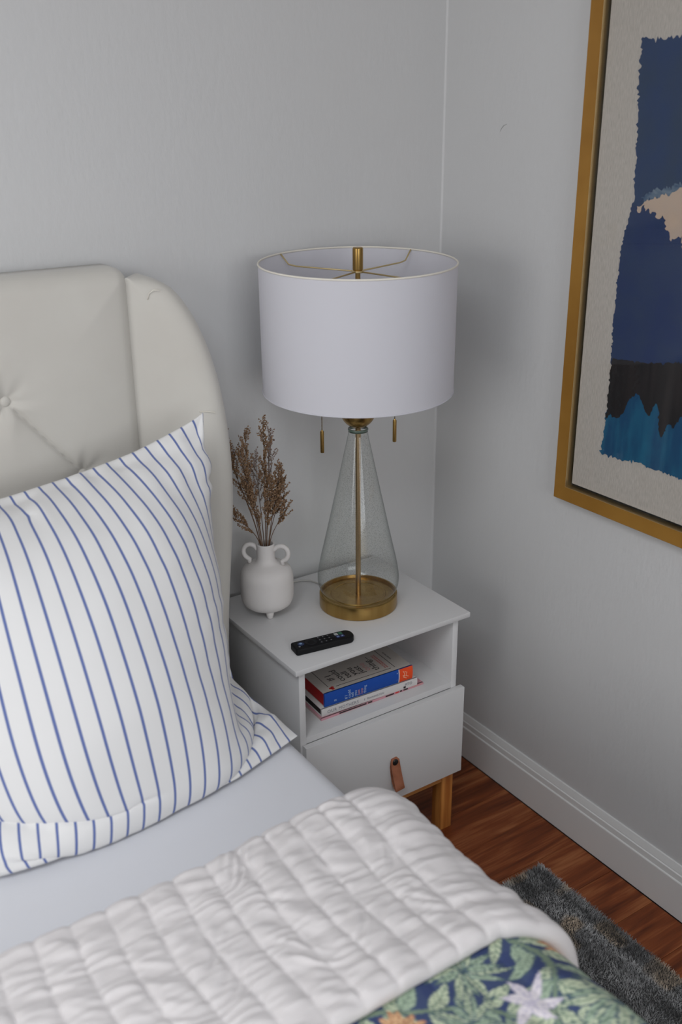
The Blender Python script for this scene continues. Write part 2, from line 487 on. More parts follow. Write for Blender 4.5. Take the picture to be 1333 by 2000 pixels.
# baseboards
PROF = [(0, 0.001), (0.015, 0.001), (0.015, 0.0955), (0.0140, 0.0975), (0.0118, 0.0985), (0.0118, 0.1005), (0.0112, 0.1130), (0.0085, 0.1145), (0.0085, 0.1170), (0.0060, 0.1255), (0.0038, 0.1325), (0, 0.1330)]
struct('baseboard_right', prism(bmesh.new(), PROF, lambda p, q, d: (-p, d, q), RY0, -0.0005), M['trim'])
struct('baseboard_back', prism(bmesh.new(), PROF, lambda p, q, d: (d, -p, q), RX0, -0.0155), M['trim'])

# floor of single planks (run along the back wall)
fl = struct('floor', nbox(RX0, -0.0, RY0, -0.0, -0.05, -0.0075), M['subfloor'])
PW, PL = 0.125, 1.21
me = bpy.data.meshes.new('plank')
bm = nbox(0, PL - 0.0008, 0, PW - 0.0008, -0.007, 0.0, bevel=0.0007, seg=1)
bm.to_mesh(me); bm.free(); me.materials.append(M['plank'])
row = 0
y = -0.49 + 4 * PW
short_cache = {}
while y > RY0 + PW:
    y -= PW
    off = [0.35, 0.9, 0.12, 0.62, 0.45, 1.05, 0.25, 0.75][row % 8]
    x1 = -0.0165 + off * 0.0
    xs = x1
    first = off if off > 0.2 else PL
    k = 0
    while xs > RX0 + 0.02:
        L = min(first if k == 0 else PL, xs - RX0 - 0.01)
        top = min(y + PW, -0.0165)
        if abs(L - PL) < 1e-6 and top == y + PW:
            ms = me
        else:
            b2 = nbox(0, L - 0.0008, 0, top - y - 0.0008, -0.007, 0.0, bevel=0.0007, seg=1)
            ms = bpy.data.meshes.new('plank'); b2.to_mesh(ms); b2.free(); ms.materials.append(M['plank'])
        o = bpy.data.objects.new('plank', ms); COL.objects.link(o)
        o.parent = fl; o.location = (xs - L, y, 0)
        xs -= L; k += 1
    row += 1
# hairline scuff on the right wall
bm = bmesh.new()
tube(bm, [(-0.0003, -0.197, 1.668), (-0.0006, -0.203, 1.676), (-0.0006, -0.209, 1.681), (-0.0003, -0.219, 1.684)], [0.0003, 0.0009, 0.0011, 0.0003], 6)
for v in bm.verts: v.co.x = max(v.co.x, -0.0008)
so = obj('scuff_mark', bm, M['scuff'], bpy.data.objects['wall_right'])

# ------------------------------------------------------------------ nightstand
NX0, NX1, NYB, NYF, NZ = -0.6955, -0.2155, -0.0222, -0.4120, 0.62
ns = empty('nightstand', 'white nightstand with open book shelf and one drawer, on pine legs in the corner', 'nightstand')
TT = 0.0125
obj('top_panel', nbox(NX0, NX1, NYF, NYB, NZ - TT, NZ, bevel=0.0012), M['white_furniture'], ns, angle=0.6)
BX0, BX1, BF = -0.6825, -0.2430, NYF + 0.010
PT = 0.0155
def panel(name, *a, bevel=0.0008, m='white_furniture', parent=ns, label=None):
    return obj(name, nbox(*a, bevel=bevel), M[m], parent, label=label, angle=0.6)
panel('side_panel', BX0, BX0 + PT, BF, NYB - 0.004, 0.19, NZ - TT)
panel('side_panel', BX1 - PT, BX1, BF, NYB - 0.004, 0.19, NZ - TT)
panel('shelf_board', BX0 + PT, BX1 - PT, BF, NYB - 0.01, 0.4247, 0.440)
panel('back_panel', BX0 + PT, BX1 - PT, NYB - 0.010, NYB - 0.004, 0.19, NZ - TT)
panel('bottom_panel', BX0 + PT, BX1 - PT, BF + 0.004, NYB - 0.01, 0.19, 0.200)
DF = NYF + 0.010
dr = obj('drawer_front', nbox(-0.6775, -0.2285, DF - 0.016, DF - 0.0002, 0.1845, 0.4245, bevel=0.001), M['white_furniture'], ns, angle=0.6)
bm = bmesh.new()
box(bm, BX0 + PT + 0.004, BX0 + PT + 0.016, DF, NYB - 0.02, 0.21, 0.38); box(bm, BX1 - PT - 0.016, BX1 - PT - 0.004, DF, NYB - 0.02, 0.21, 0.38)
box(bm, BX0 + PT + 0.016, BX1 - PT - 0.016, DF, NYB - 0.02, 0.21, 0.22)
obj('drawer_box', bm, M['white_edge'], ns)
# leather pull: a strap folded into a loop, pinned by a black stud
ya = DF - 0.016
prof = [(0.0, 0.010), (-0.0020, 0.004), (-0.0032, -0.012), (-0.0062, -0.030), (-0.0105, -0.050), (-0.0140, -0.064), (-0.0160, -0.0705), (-0.0150, -0.0735), (-0.0130, -0.0725)]
inner = [(-0.0082, -0.064), (-0.0040, -0.050), (-0.0012, -0.030), (-0.0006, -0.012)]
path = [(p[0] - 0.0030, p[1]) for p in prof] + inner + [(-0.0006, 0.010)]
HW = 0.0125
bm = bmesh.new()
def strap(bm, path, th=0.0022):
    rows = []
    for k, (dy, dz) in enumerate(path):
        a = path[max(k - 1, 0)]; b = path[min(k + 1, len(path) - 1)]
        t = Vector((b[0] - a[0], b[1] - a[1])).normalized(); nrm = Vector((-t.y, t.x)) * th / 2
        r = []
        for sx, sn in ((-1, 1), (1, 1), (1, -1), (-1, -1)):
            w = HW
            if dz > 0.0035: w = HW * math.sqrt(max(0.12, 1 - ((dz - 0.0) / 0.0125) ** 2))
            r.append(bm.verts.new((sx * w, ya + dy + sn * nrm.x, dz + sn * nrm.y)))
        rows.append(r)
    for a, b in zip(rows[:-1], rows[1:]):
        for i in range(4): bm.faces.new((a[i], a[(i + 1) % 4], b[(i + 1) % 4], b[i]))
    bm.faces.new(rows[0][::-1]); bm.faces.new(rows[-1])
    bmesh.ops.recalc_face_normals(bm, faces=bm.faces[:])
strap(bm, path)
PULL = Matrix.Translation((-0.4385, 0, 0.2965)) @ Matrix.Rotation(math.radians(-5), 4, 'Y')
bmesh.ops.transform(bm, matrix=PULL, verts=bm.verts[:])
obj('leather_pull', bm, M['leather'], dr, label='tan leather loop pull', angle=0.7)
bm = bmesh.new()
lathe(bm, [(0.0001, 0.0030), (0.0055, 0.0029), (0.0078, 0.0020), (0.0083, 0.0), (0.0083, -0.004)], 0, 0, 24, True)
bmesh.ops.transform(bm, matrix=PULL @ Matrix.Translation((0, ya - 0.0052, 0)) @ Matrix.Rotation(PI / 2, 4, 'X'), verts=bm.verts[:])
obj('pull_stud', bm, M['black_metal'], dr, smooth=True, label='black stud head')
# pine under-frame
LW = 0.036
def leg(x0, y0):
    bm = nbox(x0, x0 + LW, y0, y0 + LW, 0.0, 0.190, bevel=0.0015)
    return obj('leg', bm, M['pine'], ns, angle=0.6)
lxr = -0.2330 - LW
for x0 in (-0.6775, lxr):
    for y0 in (NYF + 0.0185, NYB - 0.012 - LW): leg(x0, y0)
panel('apron', -0.6775 + LW, lxr, NYF + 0.0195, NYF + 0.0395, 0.150, 0.1895, m='pine_rail')
panel('apron', -0.6775 + LW, lxr, NYB - 0.034, NYB - 0.014, 0.160, 0.1895, m='pine_rail')
for x0 in (-0.674, lxr + LW - 0.022):
    panel('apron', x0, x0 + 0.018, NYF + 0.018 + LW, NYB - 0.012 - LW, 0.160, 0.1895, m='pine_rail')

# ------------------------------------------------------------------ books on the shelf
def rotz_about(cx, cy, deg):
    return Matrix.Translation((cx, cy, 0)) @ Matrix.Rotation(math.radians(deg), 4, 'Z')
def book(name, label, origin, deg, w, d, z0, z1, ct, over, cover_m, spine_m, page_m, round_spine=0.0):
    """origin = left end of the spine, spine faces the room"""
    e = empty(name, label, 'book', 'books on the nightstand shelf')
    T = rotz_about(origin[0], origin[1], deg)
    def put(nm, bm, m, lab=None, **k):
        bmesh.ops.transform(bm, matrix=T, verts=bm.verts[:]); return obj(nm, bm, m, e, label=lab, angle=0.6, **k)
    put('cover', nbox(0, w, 0.0015, d, z1 - ct, z1, bevel=ct * 0.3), cover_m)
    put('cover', nbox(0, w, 0.0015, d, z0, z0 + ct, bevel=ct * 0.3), cover_m)
    bm = bmesh.new()
    n = 8
    pts = [(0.004, z0)] + [(0.0015 - round_spine * math.sin(PI * k / n) - 0.0015, z0 + (z1 - z0) * k / n) for k in range(n + 1)] + [(0.004, z1)]
    prism(bm, pts, lambda p, q, dd: (dd, p, q), 0, w)
    put('spine', bm, spine_m)
    put('pages', nbox(over, w - over, 0.0042, d - over, z0 + ct, z1 - ct), page_m)
    return e, T
# bottom: thin pink book
bk3, T3 = book('book', 'thin pink-edged book with black bars, lowest of the three shelf books', (-0.6045, -0.3655), -1.2, 0.286, 0.215, 0.4403, 0.4455, 0.0006, 0.001, M['book_pink'], M['book_pink'], M['page'])
for (a, b, mm) in ((0.048, 0.122, 'ink'), (0.126, 0.138, 'ink'), (0.176, 0.200, 'ink'), (0.204, 0.214, 'ink_red'), (0.217, 0.223, 'ink'), (0.227, 0.240, 'ink'), (0.252, 0.284, 'ink_pink')):
    bm = nbox(a, b, -0.0007, -0.00015, 0.4423, 0.4453)
    bmesh.ops.transform(bm, matrix=T3, verts=bm.verts[:])
    obj('spine_print', bm, M[mm], bk3)
# middle: white book
bk2, T2 = book('book', 'white book with grey spine lettering, in the middle of the shelf stack', (-0.6000, -0.3600), -2.6, 0.262, 0.200, 0.4458, 0.4650, 0.0016, 0.0025, M['book_white'], M['book_white'], M['book_dark'], 0.0012)
def spine_T(T, x, z, yoff=-0.0016, up=True):
    # reads left to right, upright on the spine
    return T @ Matrix.Translation((x, yoff, z)) @ Matrix.Rotation(PI / 2, 4, 'X')
text('spine_lettering', 'OUR MOTHERS', 0.0115, spine_T(T2, 0.014, 0.4552), M['ink_grey'], bk2, 1.1, 0.98)
text('spine_lettering', 'E  PENNINGTON', 0.0072, spine_T(T2, 0.112, 0.4550), M['ink_grey'], bk2, 1.15, 0.9)
text('spine_lettering', 'MTO', 0.0105, spine_T(T2, 0.226, 0.4570), M['ink_grey'], bk2, 1.0, 0.9)
bm = nbox(0.2225, 0.2285, -0.0022, -0.0008, 0.4485, 0.4535, bevel=0.0006)
bmesh.ops.transform(bm, matrix=T2, verts=bm.verts[:]); obj('spine_emblem', bm, M['ink'], bk2)
# top: grey board book with blue and orange spine
bk1, T1 = book('book', 'grey-covered book with blue and orange spine, topmost of the shelf stack', (-0.5895, -0.3560), -2.6, 0.240, 0.158, 0.4655, 0.5000, 0.0022, 0.0004, M['book_grey'], M['book_blue'], M['book_red'], 0.0022)
bm = bmesh.new()
pts = [(-0.0022 * math.sin(PI * k / 8) - 0.00025, 0.4655 + 0.0345 * k / 8) for k in range(9)]
prism(bm, pts + [(0.0005, 0.5)] , lambda p, q, d: (d, p, q), 0.203, 0.2402)
bmesh.ops.transform(bm, matrix=T1, verts=bm.verts[:]); obj('spine_band', bm, M['book_orange'], bk1, label='orange spine band')
bm = bmesh.new(); prism(bm, [(p - 0.00015, q) for p, q in pts] + [(0.0005, 0.5)], lambda p, q, d: (d, p, q), 0.2005, 0.203)
bmesh.ops.transform(bm, matrix=T1, verts=bm.verts[:]); obj('spine_line', bm, M['book_white'], bk1)
bm = bmesh.new()
for seg in ([(0.212, 0.494), (0.217, 0.486), (0.214, 0.477), (0.222, 0.473)], [(0.2165, 0.4915), (0.2235, 0.488), (0.2205, 0.4795), (0.2275, 0.4765)], [(0.2115, 0.482), (0.218, 0.4795)]):
    tube(bm, [(x, -0.0026, z) for x, z in seg], 0.0007, 5)
bmesh.ops.transform(bm, matrix=T1, verts=bm.verts[:]); obj('spine_emblem', bm, M['ink_cream'], bk1)
LT = ['If I', 'could', 'tell', 'you', 'just', 'one', 'thing']
for k, wd in enumerate(LT):   # stacked lines across the spine
    x = 0.056 + k * 0.0084
    mt = T1 @ Matrix.Translation((x, -0.0027, 0.4705)) @ Matrix.Rotation(PI / 2, 4, 'X') @ Matrix.Rotation(PI / 2, 4, 'Z')
    text('spine_lettering', wd, 0.0104, mt, M['ink_pink'] if k in (4, 5) else M['ink_pale'], bk1, 1.0, 0.95)
mt = T1 @ Matrix.Translation((0.0275, -0.0026, 0.4745)) @ Matrix.Rotation(PI / 2, 4, 'X') @ Matrix.Rotation(PI / 2, 4, 'Z')
text('spine_lettering', 'II', 0.010, mt, M['ink_pale'], bk1)
mt = T1 @ Matrix.Translation((0.196, -0.0016, 0.474)) @ Matrix.Rotation(PI / 2, 4, 'X') @ Matrix.Rotation(PI / 2, 4, 'Z')
text('spine_lettering', 'one thing', 0.0052, mt, M['ink_pale'], bk1)
zc = 0.50005
def cover_T(x, yy): return T1 @ Matrix.Translation((x, yy, zc + 0.0001)) @ Matrix.Rotation(PI / 2, 4, 'Z')
for k, (wd, x, st) in enumerate((('If I', 0.046, 0.040), ('could', 0.066, 0.026), ('tell', 0.086, 0.031), ('you', 0.104, 0.033), ('just', 0.122, 0.031), ('one', 0.140, 0.034), ('thing...', 0.160, 0.026))):
    text('cover_lettering', wd, 0.0235, cover_T(x, st), M['ink_pink'] if wd == 'one' else M['ink'], bk1, 1.0, 1.05)
for x in (0.181, 0.187): text('cover_lettering', 'ENCOURAGING ADVICE', 0.0056, cover_T(x, 0.024), M['ink_red'], bk1, 1.05)
text('cover_lettering', 'THE BESTSELLER', 0.0050, cover_T(0.2135, 0.050), M['ink'], bk1, 1.05)
bm = bmesh.new()
for a in ((0.022, 0.0232, 0.022, 0.142), (0.2005, 0.2017, 0.016, 0.142), (0.040, 0.190, 0.0152, 0.0163), (0.022, 0.2017, 0.142, 0.1432)):
    box(bm, a[0], a[1], a[2], a[3], zc - 0.0002, zc + 0.00025)
bmesh.ops.transform(bm, matrix=T1, verts=bm.verts[:]); obj('cover_border', bm, M['ink'], bk1)
bm = bmesh.new()
for cx, cy in ((0.0245, 0.0135), (0.0300, 0.0160), (0.0285, 0.0095)):
    prism(bm, [(cx + 0.0042 * math.cos(a), cy + 0.0036 * math.sin(a)) for a in np.linspace(0, 2 * PI, 9)[:-1]], lambda p, q, d: (p, q, d), zc - 0.0002, zc + 0.0003)
bmesh.ops.transform(bm, matrix=T1, verts=bm.verts[:]); obj('cover_emblem', bm, M['ink_red'], bk1)

# ------------------------------------------------------------------ remote control
rm = empty('remote_control', 'black remote control with coloured keys lying on the nightstand top', 'remote')
RT = Matrix.Translation((-0.5855, -0.3490, NZ)) @ Matrix.Rotation(math.radians(-8.0), 4, 'Z')
bm = bmesh.new()
RLh, RWh = 0.0715, 0.0190
out = []
for (sx, sy) in ((1, 1), (-1, 1), (-1, -1), (1, -1)):
    r = 0.016 if sx > 0 else 0.006
    a0 = {(1, 1): 0, (-1, 1): 90, (-1, -1): 180, (1, -1): 270}[(sx, sy)]
    for k in range(7):
        a = math.radians(a0 + 90 * k / 6)
        out.append((sx * (RLh - r) + r * math.cos(a), sy * (RWh - r) + r * math.sin(a)))
prism(bm, out, lambda p, q, d: (p, q, d), 0.0, 0.0155)
es = [e for e in bm.edges if abs(e.verts[0].co.z - e.verts[1].co.z) < 1e-6]
bmesh.ops.bevel(bm, geom=es, offset=0.0028, segments=3, profile=0.5, affect='EDGES')
bmesh.ops.transform(bm, matrix=RT, verts=bm.verts[:])
obj('body', bm, M['remote'], rm, angle=0.8)
def key(x, y, rx, ry, m, nm='button', h=0.0163):
    bm = bmesh.new()
    prism(bm, [(x + rx * math.cos(a), y + ry * math.sin(a)) for a in np.linspace(0, 2 * PI, 17)[:-1]], lambda p, q, d: (p, q, d), 0.0148, h)
    bmesh.ops.transform(bm, matrix=RT, verts=bm.verts[:]); return obj(nm, bm, M[m], rm)
def rkey(x, y, rx, ry, m):
    bm = nbox(x - rx, x + rx, y - ry, y + ry, 0.0148, 0.0162, bevel=0.0005)
    bmesh.ops.transform(bm, matrix=RT, verts=bm.verts[:]); return obj('button', bm, M[m], rm)
key(-0.0530, 0.002, 0.0074, 0.0074, 'blue_key'); key(-0.0530, 0.003, 0.0032, 0.0032, 'blue_print', 'key_symbol', 0.0166)
key(-0.0600, -0.0075, 0.0022, 0.0022, 'grey_print', 'button')
key(-0.030, 0.0, 0.0135, 0.0135, 'remote_key', 'direction_ring'); key(-0.030, 0.0, 0.0075, 0.0075, 'remote', 'button', 0.0166)
for x in (-0.0085, 0.0030, 0.0145):
    for y in (0.0105, 0.0, -0.0105):
        key(x, y, 0.0042, 0.0042, 'remote_key'); key(x, y, 0.0014, 0.0014, 'grey_print', 'key_symbol', 0.0166)
key(0.0235, 0.0, 0.0030, 0.0030, 'remote_key')
rkey(0.0345, 0.0085, 0.0042, 0.0046, 'white_key'); rkey(0.0450, 0.0085, 0.0042, 0.0046, 'green_key')
rkey(0.0345, -0.0035, 0.0042, 0.0046, 'indigo_key'); rkey(0.0450, -0.0035, 0.0042, 0.0046, 'indigo_key')
rkey(0.0345, -0.0035, 0.0026, 0.0014, 'blue_print').location.z = 0.0003
rkey(0.0450, -0.0035, 0.0018, 0.0022, 'blue_print').location.z = 0.0003

# ------------------------------------------------------------------ table lamp
LX, LY = -0.4060, -0.2250
lp = empty('table_lamp', 'brass and clear glass table lamp with white drum shade on the nightstand', 'lamp')
VN = Vector((CAM_POS.x - LX, CAM_POS.y - LY, 0)).normalized()   # only used to turn the lamp's two chains
bm = bmesh.new()
lathe(bm, [(0.0005, 0.6204), (0.0900, 0.6204), (0.0922, 0.6214), (0.0927, 0.624), (0.0927, 0.6500), (0.0922, 0.6525), (0.0905, 0.6534), (0.0875, 0.6534), (0.0868, 0.6500), (0.0862, 0.6470), (0.066, 0.6468), (0.0645, 0.6484), (0.0615, 0.6484), (0.0600, 0.6468), (0.0005, 0.6468)], LX, LY, 96)
obj('base', bm, M['brass'], lp, angle=0.6)
bm = bmesh.new()
gp = [(0.0848, 0.6540), (0.0862, 0.6560), (0.0915, 0.665), (0.0950, 0.676), (0.0962, 0.688), (0.0955, 0.702), (0.0925, 0.722), (0.0880, 0.745)]
for k in range(1, 15):
    t = k / 14
    gp.append((0.0880 + (0.0232 - 0.0880) * t ** 0.97, 0.745 + (1.0400 - 0.745) * t))
gp += [(0.0222, 1.0475), (0.0222, 1.0520)]
lathe(bm, gp, LX, LY, 96)
obj('glass_body', bm, M['lamp_glass'], lp, smooth=True)
bm = bmesh.new()
lathe(bm, [(0.0222, 1.0520), (0.0232, 1.0545), (0.0225, 1.0570), (0.0195, 1.0570), (0.0185, 1.0535), (0.0195, 1.0505), (0.0222, 1.0500)], LX, LY, 64)
M['glass_rim'] = mat('green_glass_rim', (0.10, 0.15, 0.12), 0.08, coat=0.5, spec=0.8)
obj('glass_rim', bm, M['glass_rim'], lp, smooth=True)
obj('rod', lathe(bmesh.new(), [(0.0001, 0.6468), (0.0062, 0.6468), (0.0062, 1.0600), (0.0001, 1.06)], LX, LY, 32), M['brass_pale'], lp, angle=0.6)
bm = bmesh.new()
R0, ZC = 0.0395, 1.0975
lathe(bm, [(max(0.0005, R0 * math.cos(a)), ZC + R0 * math.sin(a)) for a in np.linspace(-PI / 2, PI / 2, 28)], LX, LY, 64)
obj('ball_cap', bm, M['brass'], lp, smooth=True)
obj('stem', lathe(bmesh.new(), [(0.0001, 1.13), (0.0055, 1.13), (0.0055, 1.404), (0.0001, 1.404)], LX, LY, 20), M['brass'], lp, angle=0.6)
bm = bmesh.new()
lathe(bm, [(0.0001, 1.4020), (0.0095, 1.4020), (0.0112, 1.4050), (0.0112, 1.4480), (0.0104, 1.4488), (0.0098, 1.4500), (0.0001, 1.4500)], LX, LY, 36)
obj('finial', bm, M['brass'], lp, angle=0.5)
SR, SZ0, SZ1 = 0.2090, 1.1465, 1.4200
bm = bmesh.new()
lathe(bm, [(SR, SZ0), (SR, SZ0 + 0.09), (SR, SZ0 + 0.18), (SR, SZ1)], LX, LY, 128)
TILT = Matrix.Translation((LX, LY, 1.300)) @ Matrix.Rotation(math.radians(1.3), 4, Vector((-VN.y, VN.x, 0))) @ Matrix.Translation((-LX, -LY, -1.300))
bmesh.ops.transform(bm, matrix=TILT, verts=bm.verts[:])
obj('shade', bm, M['shade'], lp, smooth=True)
def ring(z, r, rr): return tube(bmesh.new(), [TILT @ Vector((LX + r * math.cos(a), LY + r * math.sin(a), z)) for a in np.linspace(0, 2 * PI, 97)[:-1]], rr, 8, closed=True)
obj('shade_trim', ring(SZ1, SR, 0.0021), M['shade_trim'], lp, smooth=True)
obj('shade_trim', ring(SZ0, SR, 0.0016), M['shade'], lp, smooth=True)
bm = bmesh.new()
base_a = math.atan2(-0.553, 0.833)
for da in (54, 144, 234, 324):
    a = base_a + math.radians(da)
    c, s = math.cos(a), math.sin(a)
    tube(bm, [TILT @ Vector((LX + r * c, LY + r * s, z)) for r, z in ((0.010, 1.4005), (0.165, 1.3965), (0.186, 1.3985), (0.194, 1.4060), (SR - 0.001, 1.4195))], 0.0017, 8)
lathe(bm, [(0.0060, 1.398), (0.0125, 1.398), (0.0125, 1.402), (0.0060, 1.402)], LX, LY, 24)
obj('spider_fitter', bm, M['gold_wire'], lp, smooth=True)
SV = Vector((-VN.y, VN.x, 0))          # left-right axis of the two sockets
for sgn, zt_, zb_, s_ in ((-1, 1.0530, 0.9995, -0.0805), (1, 1.0785, 1.0250, 0.0815)):
    c = Vector((LX, LY, 0)) + SV * s_
    e = obj('pull_chain', bmesh.new(), M['chain'], lp)
    bm = bmesh.new()
    z = zt_
    while z < 1.185:
        bmesh.ops.create_icosphere(bm, subdivisions=1, radius=0.0017, matrix=Matrix.Translation((c.x, c.y, z)))
        z += 0.0034
    tube(bm, [(c.x, c.y, zt_ - 0.004), (c.x, c.y, 1.185)], 0.0005, 5)
    bm.to_mesh(e.data); bm.free()
    bm = lathe(bmesh.new(), [(0.0001, zt_), (0.0020, zt_ - 0.0004), (0.0026, zt_ - 0.003), (0.0042, zt_ - 0.0036), (0.0044, zt_ - 0.005), (0.0044, zb_ + 0.001), (0.0040, zb_), (0.0001, zb_)], c.x, c.y, 20)
    obj('pull_handle', bm, M['brass'], e, angle=0.6, label='brass cylinder handle')
    q = Vector((LX, LY, 1.185)) + SV * (sgn * 0.050)
    bm = bmesh.new()
    tube(bm, [(LX, LY, 1.170), (LX + SV.x * sgn * 0.03, LY + SV.y * sgn * 0.03, 1.178), q], 0.005, 10)
    tube(bm, [q, q + SV * sgn * 0.035], 0.016, 16)
    obj('socket', bm, M['brass'], lp, angle=0.7)
    b0 = q + SV * sgn * 0.035
    bm = bmesh.new()
    tube(bm, [b0 + SV * (sgn * d) for d in (0.0, 0.012, 0.03, 0.05, 0.065, 0.074, 0.078)], [0.012, 0.014, 0.024, 0.029, 0.024, 0.013, 0.002], 20)
    obj('bulb', bm, M['bulb'], lp, smooth=True)
bm = bmesh.new()
tube(bm, [(LX - 0.03, LY + 0.088, 0.6235), (-0.425, -0.095, 0.6226), (-0.436, -0.060, 0.6226), (-0.455, -0.045, 0.6226), (-0.480, -0.040, 0.6226), (-0.52, -0.034, 0.6226), (-0.545, -0.0245, 0.6226), (-0.552, -0.0150, 0.618), (-0.553, -0.0125, 0.56), (-0.553, -0.0125, 0.2)], 0.0021, 8)
obj('cord', bm, M['cord'], lp, smooth=True, label='clear plastic power cord')

# ------------------------------------------------------------------ vase with dried stems
VX, VY = -0.6044, -0.1375
vn = Vector((-0.4832, -0.8756, 0)); vsd = Vector((0.8755, -0.4832, 0))
va = empty('vase', 'white matte stoneware vase with two loop handles on the nightstand', 'vase')
bm = bmesh.new()
outer = [(0.0005, 0.6335), (0.030, 0.6345), (0.046, 0.6385), (0.0555, 0.6460), (0.0600, 0.6560), (0.0618, 0.6680), (0.0622, 0.690), (0.0620, 0.708), (0.0612, 0.7180), (0.0585, 0.7275), (0.0525, 0.7355), (0.0430, 0.7415), (0.0320, 0.7455), (0.0250, 0.7490), (0.0218, 0.7545), (0.0208, 0.7620), (0.0206, 0.785), (0.0210, 0.7930), (0.0205, 0.7950), (0.0185, 0.7952), (0.0172, 0.7930), (0.0170, 0.762), (0.021, 0.750), (0.045, 0.732), (0.054, 0.70), (0.052, 0.66), (0.0005, 0.645)]
lathe(bm, outer, VX, VY, 64)
obj('body', bm, M['ceramic'], va, smooth=True)
for sg in (-1, 1):
    pts = []
    for t in np.linspace(0, 1, 15):
        a = math.radians(152 - 232 * t) if True else 0
        pts.append((0.0360 + 0.0170 * math.cos(a), 0.7715 + 0.0185 * math.sin(a)))
    pts = [(0.0185, 0.7830)] + pts + [(0.0400, 0.7440)]
    rot = Matrix.Rotation(math.radians(-14), 3, 'Z')
    ax = rot @ vsd
    bm = tube(bmesh.new(), [(VX + ax.x * sg * s, VY + ax.y * sg * s, z) for s, z in pts], 0.0056, 12)
    obj('handle', bm, M['ceramic'], va, smooth=True)
for k in range(3):
    a = math.atan2(vn.y, vn.x) + k * 2 * PI / 3 + 0.12
    cx, cy = VX + 0.036 * math.cos(a), VY + 0.036 * math.sin(a)
    obj('foot', lathe(bmesh.new(), [(0.0001, 0.6202), (0.0055, 0.6204), (0.0072, 0.6225), (0.0086, 0.630), (0.0110, 0.640), (0.0001, 0.642)], cx, cy, 20), M['ceramic'], va, smooth=True)

def floret_cloud(bm, pts, dirs, sizes):
    for p, d, s in zip(pts, dirs, sizes):
        d = d.normalized(); a = d.orthogonal().normalized(); b = d.cross(a)
        w = s * 0.36
        v = [bm.verts.new(p), bm.verts.new(p + d * s)]
        m = [bm.verts.new(p + d * s * 0.55 + a * w), bm.verts.new(p + d * s * 0.55 + b * w), bm.verts.new(p + d * s * 0.55 - a * w), bm.verts.new(p + d * s * 0.55 - b * w)]
        for i in range(4):
            bm.faces.new((v[0], m[i], m[(i + 1) % 4])); bm.faces.new((v[1], m[(i + 1) % 4], m[i]))

# tip (sideways, height), depth toward the room, start and density of the florets, label
STEMS = [
    ((0.0050, 1.0930), 0.006, 0.30, 1.15, 'tallest brown dried flower stem in the white vase'),
    ((0.0165, 1.0600), -0.016, 0.42, 0.75, 'thin-tipped dried stem just right of the tallest in the vase'),
    ((-0.0365, 1.0610), -0.010, 0.62, 0.80, 'second tallest dried stem, left of the tallest in the vase'),
    ((-0.0450, 1.0310), 0.020, 0.34, 1.35, 'dense dark dried stem left of centre in the vase'),
    ((-0.0690, 1.0330), 0.000, 0.36, 1.05, 'dried stem with fluffy tip near the headboard wing'),
    ((-0.0810, 1.0650), -0.022, 0.60, 0.50, 'sparse dried stem poking past the headboard wing edge'),
    ((0.0365, 0.9870), 0.014, 0.28, 1.45, 'bushy dried stem on the right of the vase bunch'),
    ((0.0430, 0.9500), -0.010, 0.36, 1.00, 'short dried stem leaning right in the vase bunch'),
    ((0.0470, 0.8960), 0.010, 0.40, 0.85, 'lowest dried stem leaning furthest right in the vase'),
    ((-0.0830, 0.9040), 0.006, 0.20, 1.25, 'low dried stem arching furthest left from the vase'),
    ((-0.0150, 1.0080), -0.024, 0.40, 0.70, 'pale mauve dried stem in the middle of the bunch'),
    ((0.0150, 0.9650), 0.026, 0.22, 1.50, 'bushy brown dried stem at the front of the bunch'),
    ((-0.0330, 0.9700), 0.024, 0.20, 1.10, 'mid-height dried stem left of the front bunch'),
]
